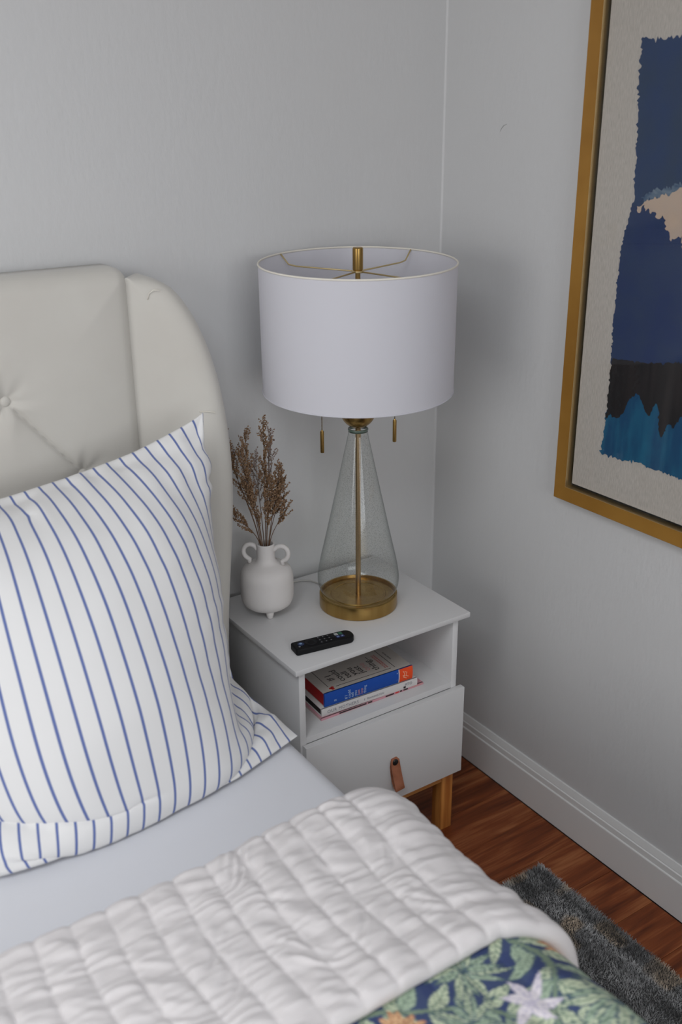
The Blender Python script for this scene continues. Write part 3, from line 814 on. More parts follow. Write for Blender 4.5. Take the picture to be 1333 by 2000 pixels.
for k, ((s, z), dep, start, dens, lab) in enumerate(STEMS):
    r2 = random.Random(100 + k)
    a0 = r2.uniform(-0.008, 0.008)
    p0 = Vector((VX, VY, 0.655)) - vsd * (s * 0.30) + vn * (-dep * 0.5)
    pn = Vector((VX, VY, 0.793)) + vsd * max(-0.0118, min(0.0118, s * 0.20)) + vn * max(-0.0075, min(0.0075, dep * 0.42))
    pt = Vector((VX, VY, z)) + vsd * s + vn * dep
    h = (pt - pn).length
    c1 = pn + (pn - p0).normalized() * h * 0.35 * 0.6 + Vector((0, 0, h * 0.12)) + (pt - pn) * 0.12
    c2 = pt - Vector((0, 0, 1)) * h * 0.30 - (pt - pn) * 0.08
    def bez(t):
        return pn * (1 - t) ** 3 + c1 * 3 * t * (1 - t) ** 2 + c2 * 3 * t * t * (1 - t) + pt * t ** 3
    def tang(t): return (bez(min(1, t + 0.02)) - bez(max(0, t - 0.02))).normalized()
    st = empty('dried_stem', lab, 'dried flower', 'dried stems in the white vase')
    bm = bmesh.new()
    pts = [p0, p0.lerp(pn, 0.5)] + [bez(t) for t in np.linspace(0, 1, 14)]
    tube(bm, pts, [0.0011] * 2 + [0.0011 - 0.0008 * t for t in np.linspace(0, 1, 14)], 5)
    fp, fd, fs = [], [], []
    nb = int(1.3 * (9 + 15 * (1 - start)) * dens * (0.6 + h * 2.2))
    for b in range(nb):
        t = start + (1 - start) * (b + r2.random()) / nb
        base = bez(t); tg = tang(t)
        ph = r2.uniform(0, 2 * PI); o1 = tg.orthogonal().normalized(); o2 = tg.cross(o1)
        env = math.sin(PI * min(1, 0.16 + 0.84 * (t - start) / (1 - start))) ** 0.8
        bl = (0.010 + 0.022 * env) * r2.uniform(0.6, 1.25)
        d = (tg * 1.35 + (o1 * math.cos(ph) + o2 * math.sin(ph)) * 0.75).normalized()
        e1 = base + d * bl
        tube(bm, [base, base + d * bl * 0.5 + tg * 0.001, e1 + tg * bl * 0.15], [0.00045, 0.0004, 0.0003], 3)
        m_ = max(4, int(11 * dens ** 0.5 * (0.45 + env)))
        for q in range(m_):
            u = 0.15 + 0.85 * (q + r2.random()) / m_
            pp = base + d * bl * u + tg * bl * 0.15 * u * u
            rd = Vector((r2.gauss(0, 1), r2.gauss(0, 1), r2.gauss(0, 1))).normalized()
            fp.append(pp + rd * 0.0008); fd.append(d * 1.3 + rd * 0.9); fs.append(r2.uniform(0.0034, 0.0062))
    for q in range(10):
        t = 0.88 + 0.12 * q / 9; rd = Vector((r2.gauss(0, 1), r2.gauss(0, 1), r2.gauss(0, 1))).normalized()
        fp.append(bez(t)); fd.append(tang(t) * 1.5 + rd * 0.7); fs.append(0.004)
    obj('stalk', bm, M['stem'], st, smooth=True)
    bm = bmesh.new(); floret_cloud(bm, fp, fd, fs)
    obj('florets', bm, M['floret2'] if k in (1, 5, 10) else M['floret'], st, kind='stuff')

# ------------------------------------------------------------------ framed painting on the right wall
fr = empty('framed_painting', 'gold-framed abstract painting of blue shapes on linen, hung on the right wall', 'painting')
FY0, FY1, FZ0, FZ1, FT, FWd = -0.4690, -1.2850, 0.8880, 1.9750, 0.0300, 0.0330
def rail(name, prof, m):
    """mitred ring of four rails; prof = (inset, x) polygon"""
    cs = [((FY0, FZ0), (1, 1)), ((FY1, FZ0), (-1, 1)), ((FY1, FZ1), (-1, -1)), ((FY0, FZ1), (1, -1))]
    for k in range(4):
        (a, sa), (b, sb) = cs[k], cs[(k + 1) % 4]
        bm = bmesh.new()
        ra = [bm.verts.new((x, a[0] - sa[0] * i, a[1] + sa[1] * i)) for i, x in prof]
        rb = [bm.verts.new((x, b[0] - sb[0] * i, b[1] + sb[1] * i)) for i, x in prof]
        n = len(prof)
        for i in range(n): bm.faces.new((ra[i], ra[(i + 1) % n], rb[(i + 1) % n], rb[i]))
        bm.faces.new(ra[::-1]); bm.faces.new(rb)
        bmesh.ops.recalc_face_normals(bm, faces=bm.faces[:])
        obj(name, bm, m, fr, angle=0.4)
rail('frame_rail', [(0, -0.0005), (0, -FT + 0.0015), (0.0015, -FT), (FWd, -FT + 0.0015), (FWd, -0.0005)], M['frame_gold'])
rail('frame_lip', [(FWd, -0.004), (FWd, -FT + 0.0010), (FWd + 0.0009, -FT + 0.0008), (FWd + 0.0011, -FT + 0.0030), (FWd + 0.0011, -0.004)], M['frame_lip'])
obj('backing', nbox(-0.012, -0.004, FY1 + FWd + 0.0035, FY0 - FWd - 0.0035, FZ0 + FWd + 0.0035, FZ1 - FWd - 0.0035), M['frame_gap'], fr)
CI = FWd + 0.0098
obj('canvas', nbox(-0.0180, -0.012, FY1 + CI, FY0 - CI, FZ0 + CI, FZ1 - CI), M['linen'], fr)
obj('glass_pane', nbox(-0.0232, -0.0222, FY1 + FWd + 0.0036, FY0 - FWd - 0.0036, FZ0 + FWd + 0.0036, FZ1 - FWd - 0.0036), M['pane_glass'], fr)
def rough_edges(poly, amp, step, seed):
    r2 = random.Random(seed); outp = []
    n = len(poly)
    for i in range(n):
        a = Vector(poly[i]); b = Vector(poly[(i + 1) % n])
        L = (b - a).length; m_ = max(1, int(L / step)); nr = Vector((-(b - a).y, (b - a).x)) / max(L, 1e-6)
        ph = r2.uniform(0, 100)
        for q in range(m_):
            t = q / m_
            j = (0 if q == 0 else r2.gauss(0, 1) * amp + math.sin(ph + t * L * 60) * amp * 0.8)
            outp.append(a.lerp(b, t) + nr * j)
    return outp
def paint(poly, layer, m, amp=0.0016, step=0.004, seed=1, name='paint_patch'):
    bm = bmesh.new(); x = -0.0180 - 0.0006 * layer
    pts = rough_edges(poly, amp, step, seed); n = len(pts)
    co, _e, fc, *_r = delaunay_2d_cdt([Vector((p.x, p.y)) for p in pts], [], [list(range(n))], 1, 1e-6)
    fv = [bm.verts.new((x, p.x, p.y)) for p in co]
    for q in fc:
        try: bm.faces.new([fv[i] for i in q])
        except ValueError: pass
    rim = [e for e in bm.edges if e.is_boundary]
    ex = bmesh.ops.extrude_edge_only(bm, edges=rim)
    for g in ex['geom']:
        if isinstance(g, bmesh.types.BMVert): g.co.x += 0.0004
    bmesh.ops.recalc_face_normals(bm, faces=bm.faces[:])
    return obj(name, bm, m, fr)
YR = -1.160
paint([(-0.592, 1.834), (YR, 1.834), (YR, 1.20), (-0.592, 1.22), (-0.590, 1.40), (-0.600, 1.50), (-0.612, 1.545), (-0.606, 1.634), (-0.600, 1.725)], 1, M['paint_navy'], 0.0022, 0.0035, 3)
paint([(-0.606, 1.535), (-0.660, 1.535), (-0.700, 1.515), (-0.80, 1.49), (YR, 1.45), (YR, 1.23), (-0.592, 1.225), (-0.590, 1.33), (-0.590, 1.40), (-0.591, 1.46), (-0.601, 1.49)], 2, M['paint_blue'], 0.0016, 0.004, 5)
paint([(-0.628, 1.548), (-0.655, 1.566), (-0.70, 1.580), (-0.76, 1.602), (-0.86, 1.62), (-0.86, 1.56), (-0.70, 1.565), (-0.64, 1.545)], 2, M['paint_wash'], 0.0030, 0.003, 6)
paint([(-0.622, 1.538), (-0.645, 1.552), (-0.685, 1.562), (-0.722, 1.578), (-0.78, 1.60), (-0.90, 1.60), (-1.0, 1.55), (-0.95, 1.47), (-0.84, 1.440), (-0.760, 1.440), (-0.742, 1.466), (-0.735, 1.492), (-0.722, 1.486), (-0.712, 1.480), (-0.706, 1.496), (-0.694, 1.502), (-0.690, 1.520), (-0.676, 1.518), (-0.668, 1.530), (-0.657, 1.526), (-0.650, 1.536), (-0.644, 1.530), (-0.640, 1.542), (-0.633, 1.530), (-0.626, 1.526)], 3, M['paint_cream'], 0.0020, 0.0035, 7)
paint([(-0.594, 1.120), (-0.62, 1.195), (YR, 1.195), (YR, 1.040), (-0.92, 1.030), (-0.802, 1.026), (-0.727, 1.027), (-0.691, 1.030), (-0.640, 1.024), (-0.588, 1.024), (-0.590, 1.075)], 2, M['paint_teal'], 0.0018, 0.0035, 9)
paint([(-0.596, 1.232), (-0.640, 1.236), (-0.70, 1.243), (-0.80, 1.262), (YR, 1.27), (YR, 1.12), (-0.90, 1.14), (-0.80, 1.160), (-0.780, 1.150), (-0.769, 1.124), (-0.758, 1.130), (-0.750, 1.121), (-0.741, 1.098), (-0.735, 1.108), (-0.727, 1.152), (-0.718, 1.164), (-0.711, 1.146), (-0.705, 1.134), (-0.690, 1.148), (-0.678, 1.168), (-0.667, 1.174), (-0.656, 1.160), (-0.648, 1.152), (-0.640, 1.126), (-0.628, 1.112), (-0.610, 1.108), (-0.604, 1.116), (-0.592, 1.098), (-0.592, 1.15)], 3, M['paint_black'], 0.0014, 0.0035, 11)

# ------------------------------------------------------------------ bed: headboard with wings, base
bed = empty('upholstered_bed', 'cream velvet bed with button-tufted wingback headboard against the back wall', 'bed')
BCX = -1.60
HX0, HX1, HZ0, HZ1 = -2.3380, -0.8620, 0.22, 1.4340
nx, nz = 420, 330
gx = np.linspace(HX0, HX1, nx); gz = np.linspace(HZ0, HZ1, nz)
X, Z = np.meshgrid(gx, gz)
yf = np.full_like(X, -0.104)
ed = np.minimum(np.minimum(X - HX0, HX1 - X), HZ1 - Z)
puff = 0.020 * (1 - np.exp(-np.clip(ed, 0, None) / 0.06))
buttons = []
for r in range(6):
    zz = 1.208 - 0.172 * r
    for q in range(-6, 7):
        xx = -1.136 + 0.270 * q - (0.135 if r % 2 else 0)
        if HX0 + 0.14 < xx < HX1 - 0.12: buttons.append((xx, zz))
dep = np.zeros_like(X)
for bx, bz in buttons:
    r2_ = (X - bx) ** 2 + (Z - bz) ** 2
    dep = np.maximum(dep, 0.026 * np.exp(-np.sqrt(r2_) / 0.026))
for i, (ax_, az_) in enumerate(buttons):
    for (dx_, dz_) in ((0.135, -0.172), (-0.135, -0.172)):
        t = np.clip(((X - ax_) * dx_ + (Z - az_) * dz_) / (dx_ ** 2 + dz_ ** 2), 0, 1)
        if not any(abs(ax_ + dx_ - b[0]) < 0.01 and abs(az_ + dz_ - b[1]) < 0.01 for b in buttons):
            t = np.minimum(t, 0.8)
        d = np.hypot(X - ax_ - dx_ * t, Z - az_ - dz_ * t)
        fade = np.where(t > 0.78, 1 - (t - 0.78) * 1.0, 1.0)
        dep = np.maximum(dep, (0.0095 * np.exp(-d / 0.0040) + 0.009 * np.exp(-(d / 0.030) ** 1.2)) * fade)
    if az_ > 1.2:   # pleat running up to the top edge
        t = np.clip(Z - az_, 0, None); d = np.hypot(X - ax_ + 0.01 * np.sin(t * 9), np.minimum(Z - az_, 0))
        dep = np.maximum(dep, (0.0016 * np.exp(-d / 0.004) + 0.003 * np.exp(-(d / 0.025) ** 1.3)) * np.exp(-t / 0.13))
for bx, bz in buttons:   # little gathers round each button
    rr = np.hypot(X - bx, Z - bz); an = np.arctan2(Z - bz, X - bx)
    dep += 0.0010 * np.sin(an * 7 + bx * 9) * np.exp(-((rr - 0.03) / 0.03) ** 2)
rd = 0.034
e_ = np.clip(ed, 0, rd)
rol = rd - np.sqrt(np.clip(rd ** 2 - (rd - e_) ** 2, 0, None))
Yf = yf - puff + dep + rol + 0.0012 * vnoise(X * 9, Z * 9, 3)
P = np.stack([X, Yf, Z], -1)
top_r = 0.032   # round the two top corners in outline
for sgn, xe in ((-1, HX0), (1, HX1)):
    cxr, czr = xe - sgn * top_r, HZ1 - top_r
    m_ = ((X - cxr) * sgn > 0) & (Z > czr)
    dd = np.maximum((X - cxr) * sgn, Z - czr); hy = np.hypot(X - cxr, Z - czr)
    k = np.where(m_ & (hy > 0), dd / np.maximum(hy, 1e-9), 1)
    P[..., 0] = np.where(m_, cxr + (X - cxr) * k, P[..., 0]); P[..., 2] = np.where(m_, czr + (Z - czr) * k, P[..., 2])
hbm = grid_mesh('headboard_panel', P[:, ::-1])
bm = bmesh.new(); bm.from_mesh(hbm)
be = [e for e in bm.edges if e.is_boundary]
ex = bmesh.ops.extrude_edge_only(bm, edges=be)
for g in ex['geom']:
    if isinstance(g, bmesh.types.BMVert): g.co.y = -0.020
be = [e for e in bm.edges if e.is_boundary]
bmesh.ops.edgeloop_fill(bm, edges=be)
bmesh.ops.recalc_face_normals(bm, faces=bm.faces[:])
obj('headboard_panel', bm, M['headboard'], bed, smooth=True)
bpy.data.meshes.remove(hbm)
me = None
for bx, bz in buttons:
    if me is None:
        bm = bmesh.new(); bmesh.ops.create_uvsphere(bm, u_segments=20, v_segments=10, radius=0.0105)
        for v in bm.verts: v.co.y *= 0.55
        me = bpy.data.meshes.new('button'); bm.to_mesh(me); bm.free(); me.materials.append(M['headboard'])
        me.polygons.foreach_set('use_smooth', [True] * len(me.polygons))
    o = bpy.data.objects.new('button', me); COL.objects.link(o); o.parent = bed
    o.location = (bx, -0.1040, bz)
# wings: a padded slab from the panel's edge out and forward
def wing(side):
    A = Vector((-0.8700, -0.0975)); B = Vector((-0.7330, -0.2160))
    prof = [(-0.02, 1.4130), (0.08, 1.4135), (0.27, 1.4040), (0.45, 1.3840), (0.63, 1.3400), (0.785, 1.2780), (0.892, 1.2100), (0.962, 1.1350), (1.000, 1.0580), (1.010, 0.9800), (0.990, 0.9000), (0.955, 0.8250), (0.915, 0.7450), (0.875, 0.6500), (0.85, 0.52), (0.84, 0.16), (-0.02, 0.16)]
    # smooth the outer curve (Catmull-Rom)
    pl = [Vector(p) for p in prof]
    outp = []
    for k in range(len(pl) - 3):
        p0, p1, p2, p3 = pl[max(k - 1, 0)], pl[k], pl[k + 1], pl[min(k + 2, len(pl) - 1)]
        for q in range(5):
            t = q / 5
            outp.append(0.5 * ((2 * p1) + (p2 - p0) * t + (2 * p0 - 5 * p1 + 4 * p2 - p3) * t * t + (3 * p1 - p0 - 3 * p2 + p3) * t ** 3))
    outp += pl[-3:]
    D = B - A
    n_out = Vector((-D.y, D.x)).normalized()      # toward back/right
    if n_out.x < 0: n_out = -n_out
    T = 0.062
    def ins(i, amt):
        n = len(outp); a, b = outp[i - 1], outp[(i + 1) % n]
        L = D.length
        t = Vector(((b.x - a.x) * L, b.y - a.y)).normalized(); nr = Vector((t.y, -t.x))
        p = outp[i]
        return Vector((p.x - nr.x * amt / L, p.y - nr.y * amt))
    rows = []
    # cross-section of the pad edge: front face -> rounded -> back face
    sec = [(0.048, 0.000), (0.034, 0.0012), (0.022, 0.0040), (0.012, 0.0090), (0.004, 0.0160), (0.0, 0.026), (0.0, 0.040), (0.003, 0.051), (0.009, 0.058), (0.018, T)]
    sgn = 1.0
    c = Vector((0.4, 0.8))
    # choose inward direction
    test = ins(20, 0.01)
    if (test - c).length > (Vector(outp[20]) - c).length: sgn = -1.0
    bm = bmesh.new()
    for amt, dpt in sec:
        r = []
        for i in range(len(outp)):
            lo = outp[i].x <= 0.0 or outp[i].y <= 0.17
            ww = max(0.0, min(1.0, (outp[i].x - 0.02) / 0.25)); q = outp[i] if lo else ins(i, sgn * amt * ww)
            xy = A + D * q.x + n_out * dpt
            r.append(bm.verts.new((xy.x if side > 0 else 2 * BCX - xy.x, xy.y, q.y)))
        rows.append(r)
    n = len(outp)
    for a, b in zip(rows[:-1], rows[1:]):
        for i in range(n): bm.faces.new((a[i], a[(i + 1) % n], b[(i + 1) % n], b[i]))
    f1 = bm.faces.new(rows[0][::-1]); f2 = bm.faces.new(rows[-1])
    bmesh.ops.recalc_face_normals(bm, faces=bm.faces[:])
    w = obj('headboard_wing', bm, M['headboard'], bed, angle=0.9)
    # stitched seams on the wing: one level across, one short by the shoulder
    def seam(pairs):
        bm = bmesh.new(); pts = []
        for s, z, dd in pairs:
            xy = A + D * s + n_out * dd
            pts.append((xy.x if side > 0 else 2 * BCX - xy.x, xy.y, z))
        tube(bm, pts, 0.0009, 6); obj('seam', bm, M['shade_trim'], w, smooth=True)
    seam([(0.72, 1.146, -0.0003), (0.80, 1.147, -0.0003), (0.86, 1.146, 0.0006), (0.90, 1.145, 0.0022)])
    seam([(0.22, 1.372, -0.0002), (0.24, 1.384, 0.0002), (0.29, 1.391, 0.0012), (0.36, 1.390, 0.004)])
wing(1); wing(-1)
bm = bmesh.new()
for x0, x1, y0, y1 in ((-2.395, -2.335, -2.16, -0.15), (-0.865, -0.805, -2.16, -0.24), (-2.335, -0.865, -2.16, -2.10)):
    obj('side_rail', nbox(x0, x1, y0, y1, 0.14, 0.345, bevel=0.012), M['headboard'], bed, angle=0.7)
obj('slat_base', nbox(-2.335, -0.865, -2.10, -0.15, 0.315, 0.335), M['pine_rail'], bed)
for x0 in (-2.38, -0.87):
    for y0 in (-2.14, -0.30): obj('leg', nbox(x0, x0 + 0.05, y0, y0 + 0.05, 0.0, 0.14, bevel=0.003), M['pine'], bed)

# mattress under its fitted sheet
MX0, MX1, MY0, MY1, MZ0, MZ1 = -2.396, -0.804, -2.14, -0.165, 0.346, 0.600
bm = nbox(MX0, MX1, MY0, MY1, MZ0, MZ1)
ve = [e for e in bm.edges if abs(e.verts[0].co.z - e.verts[1].co.z) > 0.1]
bmesh.ops.bevel(bm, geom=ve, offset=0.07, segments=8, profile=0.5, affect='EDGES')
he = [e for e in bm.edges if abs(e.verts[0].co.z - e.verts[1].co.z) < 1e-5 and len({round(f.normal.z) for f in e.link_faces}) > 1]
bmesh.ops.bevel(bm, geom=he, offset=0.038, segments=6, profile=0.5, affect='EDGES')
mt_ = obj('mattress', bm, M['sheet'], None, angle=0.9)
tag(mt_, 'mattress in a smooth white fitted sheet on the bed', 'mattress')

# ------------------------------------------------------------------ pillow: an inflated cloth bag, relaxed in numpy
def sim_pillow():
    W, Hh = 0.695, 0.700
    def curve(pts, t):
        pts = np.array(pts, float); L = np.concatenate([[0], np.cumsum(np.linalg.norm(np.diff(pts, axis=0), axis=1))])
        L /= L[-1]
        return np.stack([np.interp(t, L, pts[:, k]) for k in range(3)], -1)
    right = [(-0.803, -0.603, 0.612), (-0.812, -0.50, 0.617), (-0.828, -0.420, 0.632), (-0.842, -0.365, 0.665), (-0.846, -0.338, 0.82), (-0.832, -0.312, 1.02), (-0.808, -0.283, 1.180)]
    left = [(-1.475, -0.62, 0.612), (-1.45, -0.52, 0.62), (-1.43, -0.42, 0.66), (-1.43, -0.35, 0.85), (-1.45, -0.30, 1.03), (-1.475, -0.26, 1.14)]
    bottom = [left[0], (-1.391, -0.662, 0.609), (-1.313, -0.674, 0.609), (-1.228, -0.676, 0.609), (-1.139, -0.676, 0.609), (-1.037, -0.664, 0.609), (-0.961, -0.653, 0.609), (-0.882, -0.628, 0.610), right[0]]
    top = [left[-1], (-1.36, -0.245, 1.085), (-1.21, -0.245, 1.080), (-1.08, -0.250, 1.100), (-0.95, -0.268, 1.130), right[-1]]
    def init(n):
        t = np.linspace(0, 1, n)
        Rr, Ll, Bb, Tt = (curve(c, t) for c in (right, left, bottom, top))
        u = t[None, :, None]; v = t[:, None, None]
        Pm = (1 - v) * Bb[None] + v * Tt[None] + (1 - u) * Ll[:, None] + u * Rr[:, None] - ((1 - u) * (1 - v) * Bb[0] + u * (1 - v) * Bb[-1] + (1 - u) * v * Tt[0] + u * v * Tt[-1])
        return np.stack([Pm, Pm.copy()])
    n = 25
    Q = init(n)
    nrm = np.array([0.0, -0.83, 0.55])
    bl = np.sin(np.linspace(0, PI, n))
    bulge = np.outer(bl, bl)[..., None] * nrm * 0.07
    Q[0] += bulge; Q[1] -= bulge * 0.6
    def up(Q):
        n = Q.shape[1]; m_ = 2 * n - 1
        R_ = np.zeros((2, m_, m_, 3))
        R_[:, ::2, ::2] = Q
        R_[:, 1::2, ::2] = (Q[:, :-1] + Q[:, 1:]) / 2
        R_[:, :, 1::2] = (R_[:, :, 0:-1:2] + R_[:, :, 2::2]) / 2
        return R_
    for n, steps, iters, press in ((25, 90, 10, 0.8), (49, 60, 10, 0.8), (97, 60, 14, 0.8)):
        t = np.linspace(0, 1, n)
        Rr, Ll, Bb, Tt = (curve(c, t) for c in (right, left, bottom, top))
        if Q.shape[1] != n:
            Q = up(Q)
            gi, gj = np.meshgrid(np.arange(n) / (n - 1), np.arange(n) / (n - 1))
            nz_ = (vnoise(gi * 9, gj * 26, n) - 0.5) * 0.5 + (vnoise(gi * 30, gj * 40, n + 1) - 0.5) * 0.6
            Q[0] += nrm * nz_[..., None] * 0.010; Q[1] -= nrm * nz_[..., None] * 0.006
        V = np.zeros_like(Q)
        lu, lv = W / (n - 1), Hh / (n - 1)
        ld = math.hypot(lu, lv)
        ic, jc = int(round(0.885 * (n - 1))), int(round(0.44 * (n - 1)))
        def con(a, b, L, k):
            d = b - a; ln = np.sqrt((d * d).sum(-1, keepdims=True)) + 1e-9
            s = (ln - L) / ln
            s = np.where(s > 0, s, s * 0.75) * (0.5 * k)
            a += d * s; b -= d * s
        h = 0.02
        for it in range(steps):
            du = np.zeros_like(Q); dv = np.zeros_like(Q)
            du[:, :, 1:-1] = Q[:, :, 2:] - Q[:, :, :-2]; dv[:, 1:-1] = Q[:, 2:] - Q[:, :-2]
            N = np.cross(du, dv); N /= (np.linalg.norm(N, axis=-1, keepdims=True) + 1e-9)
            if (N[0].mean((0, 1)) @ nrm) < 0: N = -N
            N[1] *= -1
            prev = Q.copy()
            acc = N * 5.0 * press
            acc[..., 2] -= 1.6
            V = V * 0.86 + acc * h
            Q = Q + V * h
            for _ in range(iters):
                for o_ in (0, 1):
                    con(Q[:, :, o_:-1:2], Q[:, :, o_ + 1::2], lu, 1.0)
                    con(Q[:, o_:-1:2], Q[:, o_ + 1::2], lv, 1.0)
                for o_ in (0, 1):
                    con(Q[:, o_:-1:2, :-1], Q[:, o_ + 1::2, 1:], ld, 0.35)
                    con(Q[:, o_:-1:2, 1:], Q[:, o_ + 1::2, :-1], ld, 0.35)
                for sl, tg, k in (((slice(None), 0), Ll, 0.10), ((0, slice(None)), Bb, 0.5), ((-1, slice(None)), Tt, 0.12), ((slice(None), -1), Rr, 0.22)):
                    m0 = (Q[0][sl] + Q[1][sl]) / 2
                    m0 = m0 + (tg - m0) * k
                    Q[0][sl] = m0; Q[1][sl] = m0
                for i, j, tgt in ((0, 0, Bb[0]), (0, -1, Bb[-1]), (-1, -1, Tt[-1]), (-1, 0, Tt[0])):
                    Q[0, i, j] = tgt; Q[1, i, j] = tgt
                Q[0, ic, jc] += (np.array([-1.170, -0.330, 1.068]) - Q[0, ic, jc]) * 0.3      # pinched dent near the top seam
                Q[..., 2] = np.maximum(Q[..., 2], 0.6035)
                yb = np.interp(Q[0, ..., 0], Bb[:, 0], Bb[:, 1])
                Q[0, ..., 1] = np.maximum(Q[0, ..., 1], yb - 0.003 + (0.16 + 0.55 * np.clip((Q[0, ..., 0] + 0.98) / 0.12, 0, 1)) * np.clip(Q[0, ..., 2] - 0.625, 0, 0.16))      # the front does not overhang its bottom seam
                xs = np.interp(Q[0, ..., 2], Rr[:, 2], Rr[:, 0]); ys = np.interp(Q[0, ..., 2], Rr[:, 2], Rr[:, 1])
                lx_ = xs + 0.012 - 0.40 * np.clip(ys - Q[0, ..., 1], 0, 0.4)      # the right cheek tapers toward the front
                Q[0, ..., 0] = np.where(Q[0, ..., 2] > 0.66, np.minimum(Q[0, ..., 0], lx_), Q[0, ..., 0])
                Q[..., 1] = np.minimum(Q[..., 1], -0.142)
                lim = -0.155 - 0.85 * (Q[..., 0] + 0.80)          # right wing's inner face
                Q[..., 1] = np.where(Q[..., 0] > -0.865, np.minimum(Q[..., 1], lim), Q[..., 1])
            lap = (Q[:, :-2, 1:-1] + Q[:, 2:, 1:-1] + Q[:, 1:-1, :-2] + Q[:, 1:-1, 2:]) / 4 - Q[:, 1:-1, 1:-1]
            Q[:, 1:-1, 1:-1] += lap * (0.10 if n < 97 else 0.05)
            V = (Q - prev) / h
    return Q, W, Hh
Q, PWd, PHt = sim_pillow()
n = Q.shape[1]
gu, gv = np.meshgrid(np.linspace(0, PWd, n), np.linspace(0, PHt, n))
du = np.gradient(Q[0], axis=1); dv = np.gradient(Q[0], axis=0)
Nf = np.cross(du, dv); Nf /= np.linalg.norm(Nf, axis=-1, keepdims=True) + 1e-9
if Nf[..., 1].mean() > 0: Nf = -Nf
eR, eT, eB = PWd - gu, PHt - gv, gv
edge0 = np.clip(np.minimum(np.minimum(eR, eT), eB) / 0.02, 0, 1)
puck = 0.022 * np.exp(-eR / 0.075) * (vnoise(gv * 46 + 6 * vnoise(gv * 9, gu * 9, 3), eR * 9, 71) - 0.5)
puck += 0.014 * np.exp(-eT / 0.070) * (vnoise(gu * 40, eT * 10, 72) - 0.5)
puck += 0.006 * np.exp(-eB / 0.045) * (vnoise(gu * 34, eB * 10, 73) - 0.5)
puck += 0.014 * (vnoise(gu * 7 + gv * 3, gv * 6, 74) - 0.5) + 0.006 * np.clip((gv - 0.30) / 0.3, 0, 1) * (vnoise(gu * 20 - gv * 12, gv * 14 + gu * 12, 75) - 0.5)
# crease running up from the forward corner, and a pleat low on the left
ecr = (gu - (PWd - 0.105) - 0.25 * (gv - 0.05)); puck -= 0.012 * np.exp(-(ecr / 0.010) ** 2) * np.clip(1 - np.abs(gv - 0.085) / 0.085, 0, 1)
pl0 = 0.150 - 0.34 * gu
below = (gv < pl0) & (gu < 0.235)
puck -= 0.007 * np.where(below, np.clip(1 - (pl0 - gv) / 0.05, 0, 1), 0) * np.clip((0.235 - gu) / 0.06, 0, 1)
Q[0] += Nf * (puck * edge0)[..., None]
Q[0][..., 2] = np.maximum(Q[0][..., 2], 0.6035)
idx0 = np.arange(n * n).reshape(n, n)
idx1 = idx0.copy()
inner_ids = np.arange((n - 2) * (n - 2)).reshape(n - 2, n - 2) + n * n
idx1[1:-1, 1:-1] = inner_ids
verts = np.concatenate([Q[0].reshape(-1, 3), Q[1][1:-1, 1:-1].reshape(-1, 3)])
q0 = np.stack([idx0[:-1, :-1], idx0[:-1, 1:], idx0[1:, 1:], idx0[1:, :-1]], -1).reshape(-1, 4)
q1 = np.stack([idx1[:-1, :-1], idx1[1:, :-1], idx1[1:, 1:], idx1[:-1, 1:]], -1).reshape(-1, 4)
pm = raw_mesh('pillow', verts, np.concatenate([q0, q1]))
uvl = pm.uv_layers.new(name='cloth')
U = gu.reshape(-1); Vv = np.repeat(np.linspace(0, PHt, n), n)
uid = np.concatenate([U, U.reshape(n, n)[1:-1, 1:-1].reshape(-1)]); vid = np.concatenate([Vv, Vv.reshape(n, n)[1:-1, 1:-1].reshape(-1)])
li = np.empty(len(pm.loops), np.int32); pm.loops.foreach_get('vertex_index', li)
uvl.data.foreach_set('uv', np.stack([uid[li], vid[li]], -1).reshape(-1).astype(np.float32))
po = link('pillow', pm, M['stripes'], smooth=True)
sb = po.modifiers.new('smooth', 'SUBSURF'); sb.levels = 1; sb.render_levels = 1
tag(po, 'large square pillow in a blue-striped white case leaning on the headboard', 'pillow')

# ------------------------------------------------------------------ reversible quilt folded back over the bed
qe = empty('quilt', 'white quilted bedspread folded back to show its blue leaf-print side', 'quilt')
RC = 0.040
DROP = 0.34
Ltop = (MX1 - RC) - (MX0 + RC); Larc = RC * PI / 2
def carrier(a):
    """a=0 at the right edge where the top flat begins to curl; negative = leftwards on top"""
    a = np.asarray(a, float)
    x = np.where(a <= 0, MX1 - RC + a, 0.0); z = np.full_like(a, MZ1); nx = np.zeros_like(a); nz = np.ones_like(a)
    th = np.clip(a / RC, 0, PI / 2)
    arc = (a > 0)
    x = np.where(arc, MX1 - RC + RC * np.sin(th), x); z = np.where(arc, MZ1 - RC + RC * np.cos(th), z)
    nx = np.where(arc, np.sin(th), nx); nz = np.where(arc, np.cos(th), nz)
    dn = a > Larc
    z = np.where(dn, MZ1 - RC - (a - Larc), z)
    return x, z, nx, nz
def ribs(a, pitch, sharp=0.38):
    f = np.abs(np.sin(PI * a / pitch))
    return f ** sharp
def a_of_x(x): return x - (MX1 - RC)
PITCH = 0.0525
A0 = a_of_x(-1.0870)            # a stitch line measured here
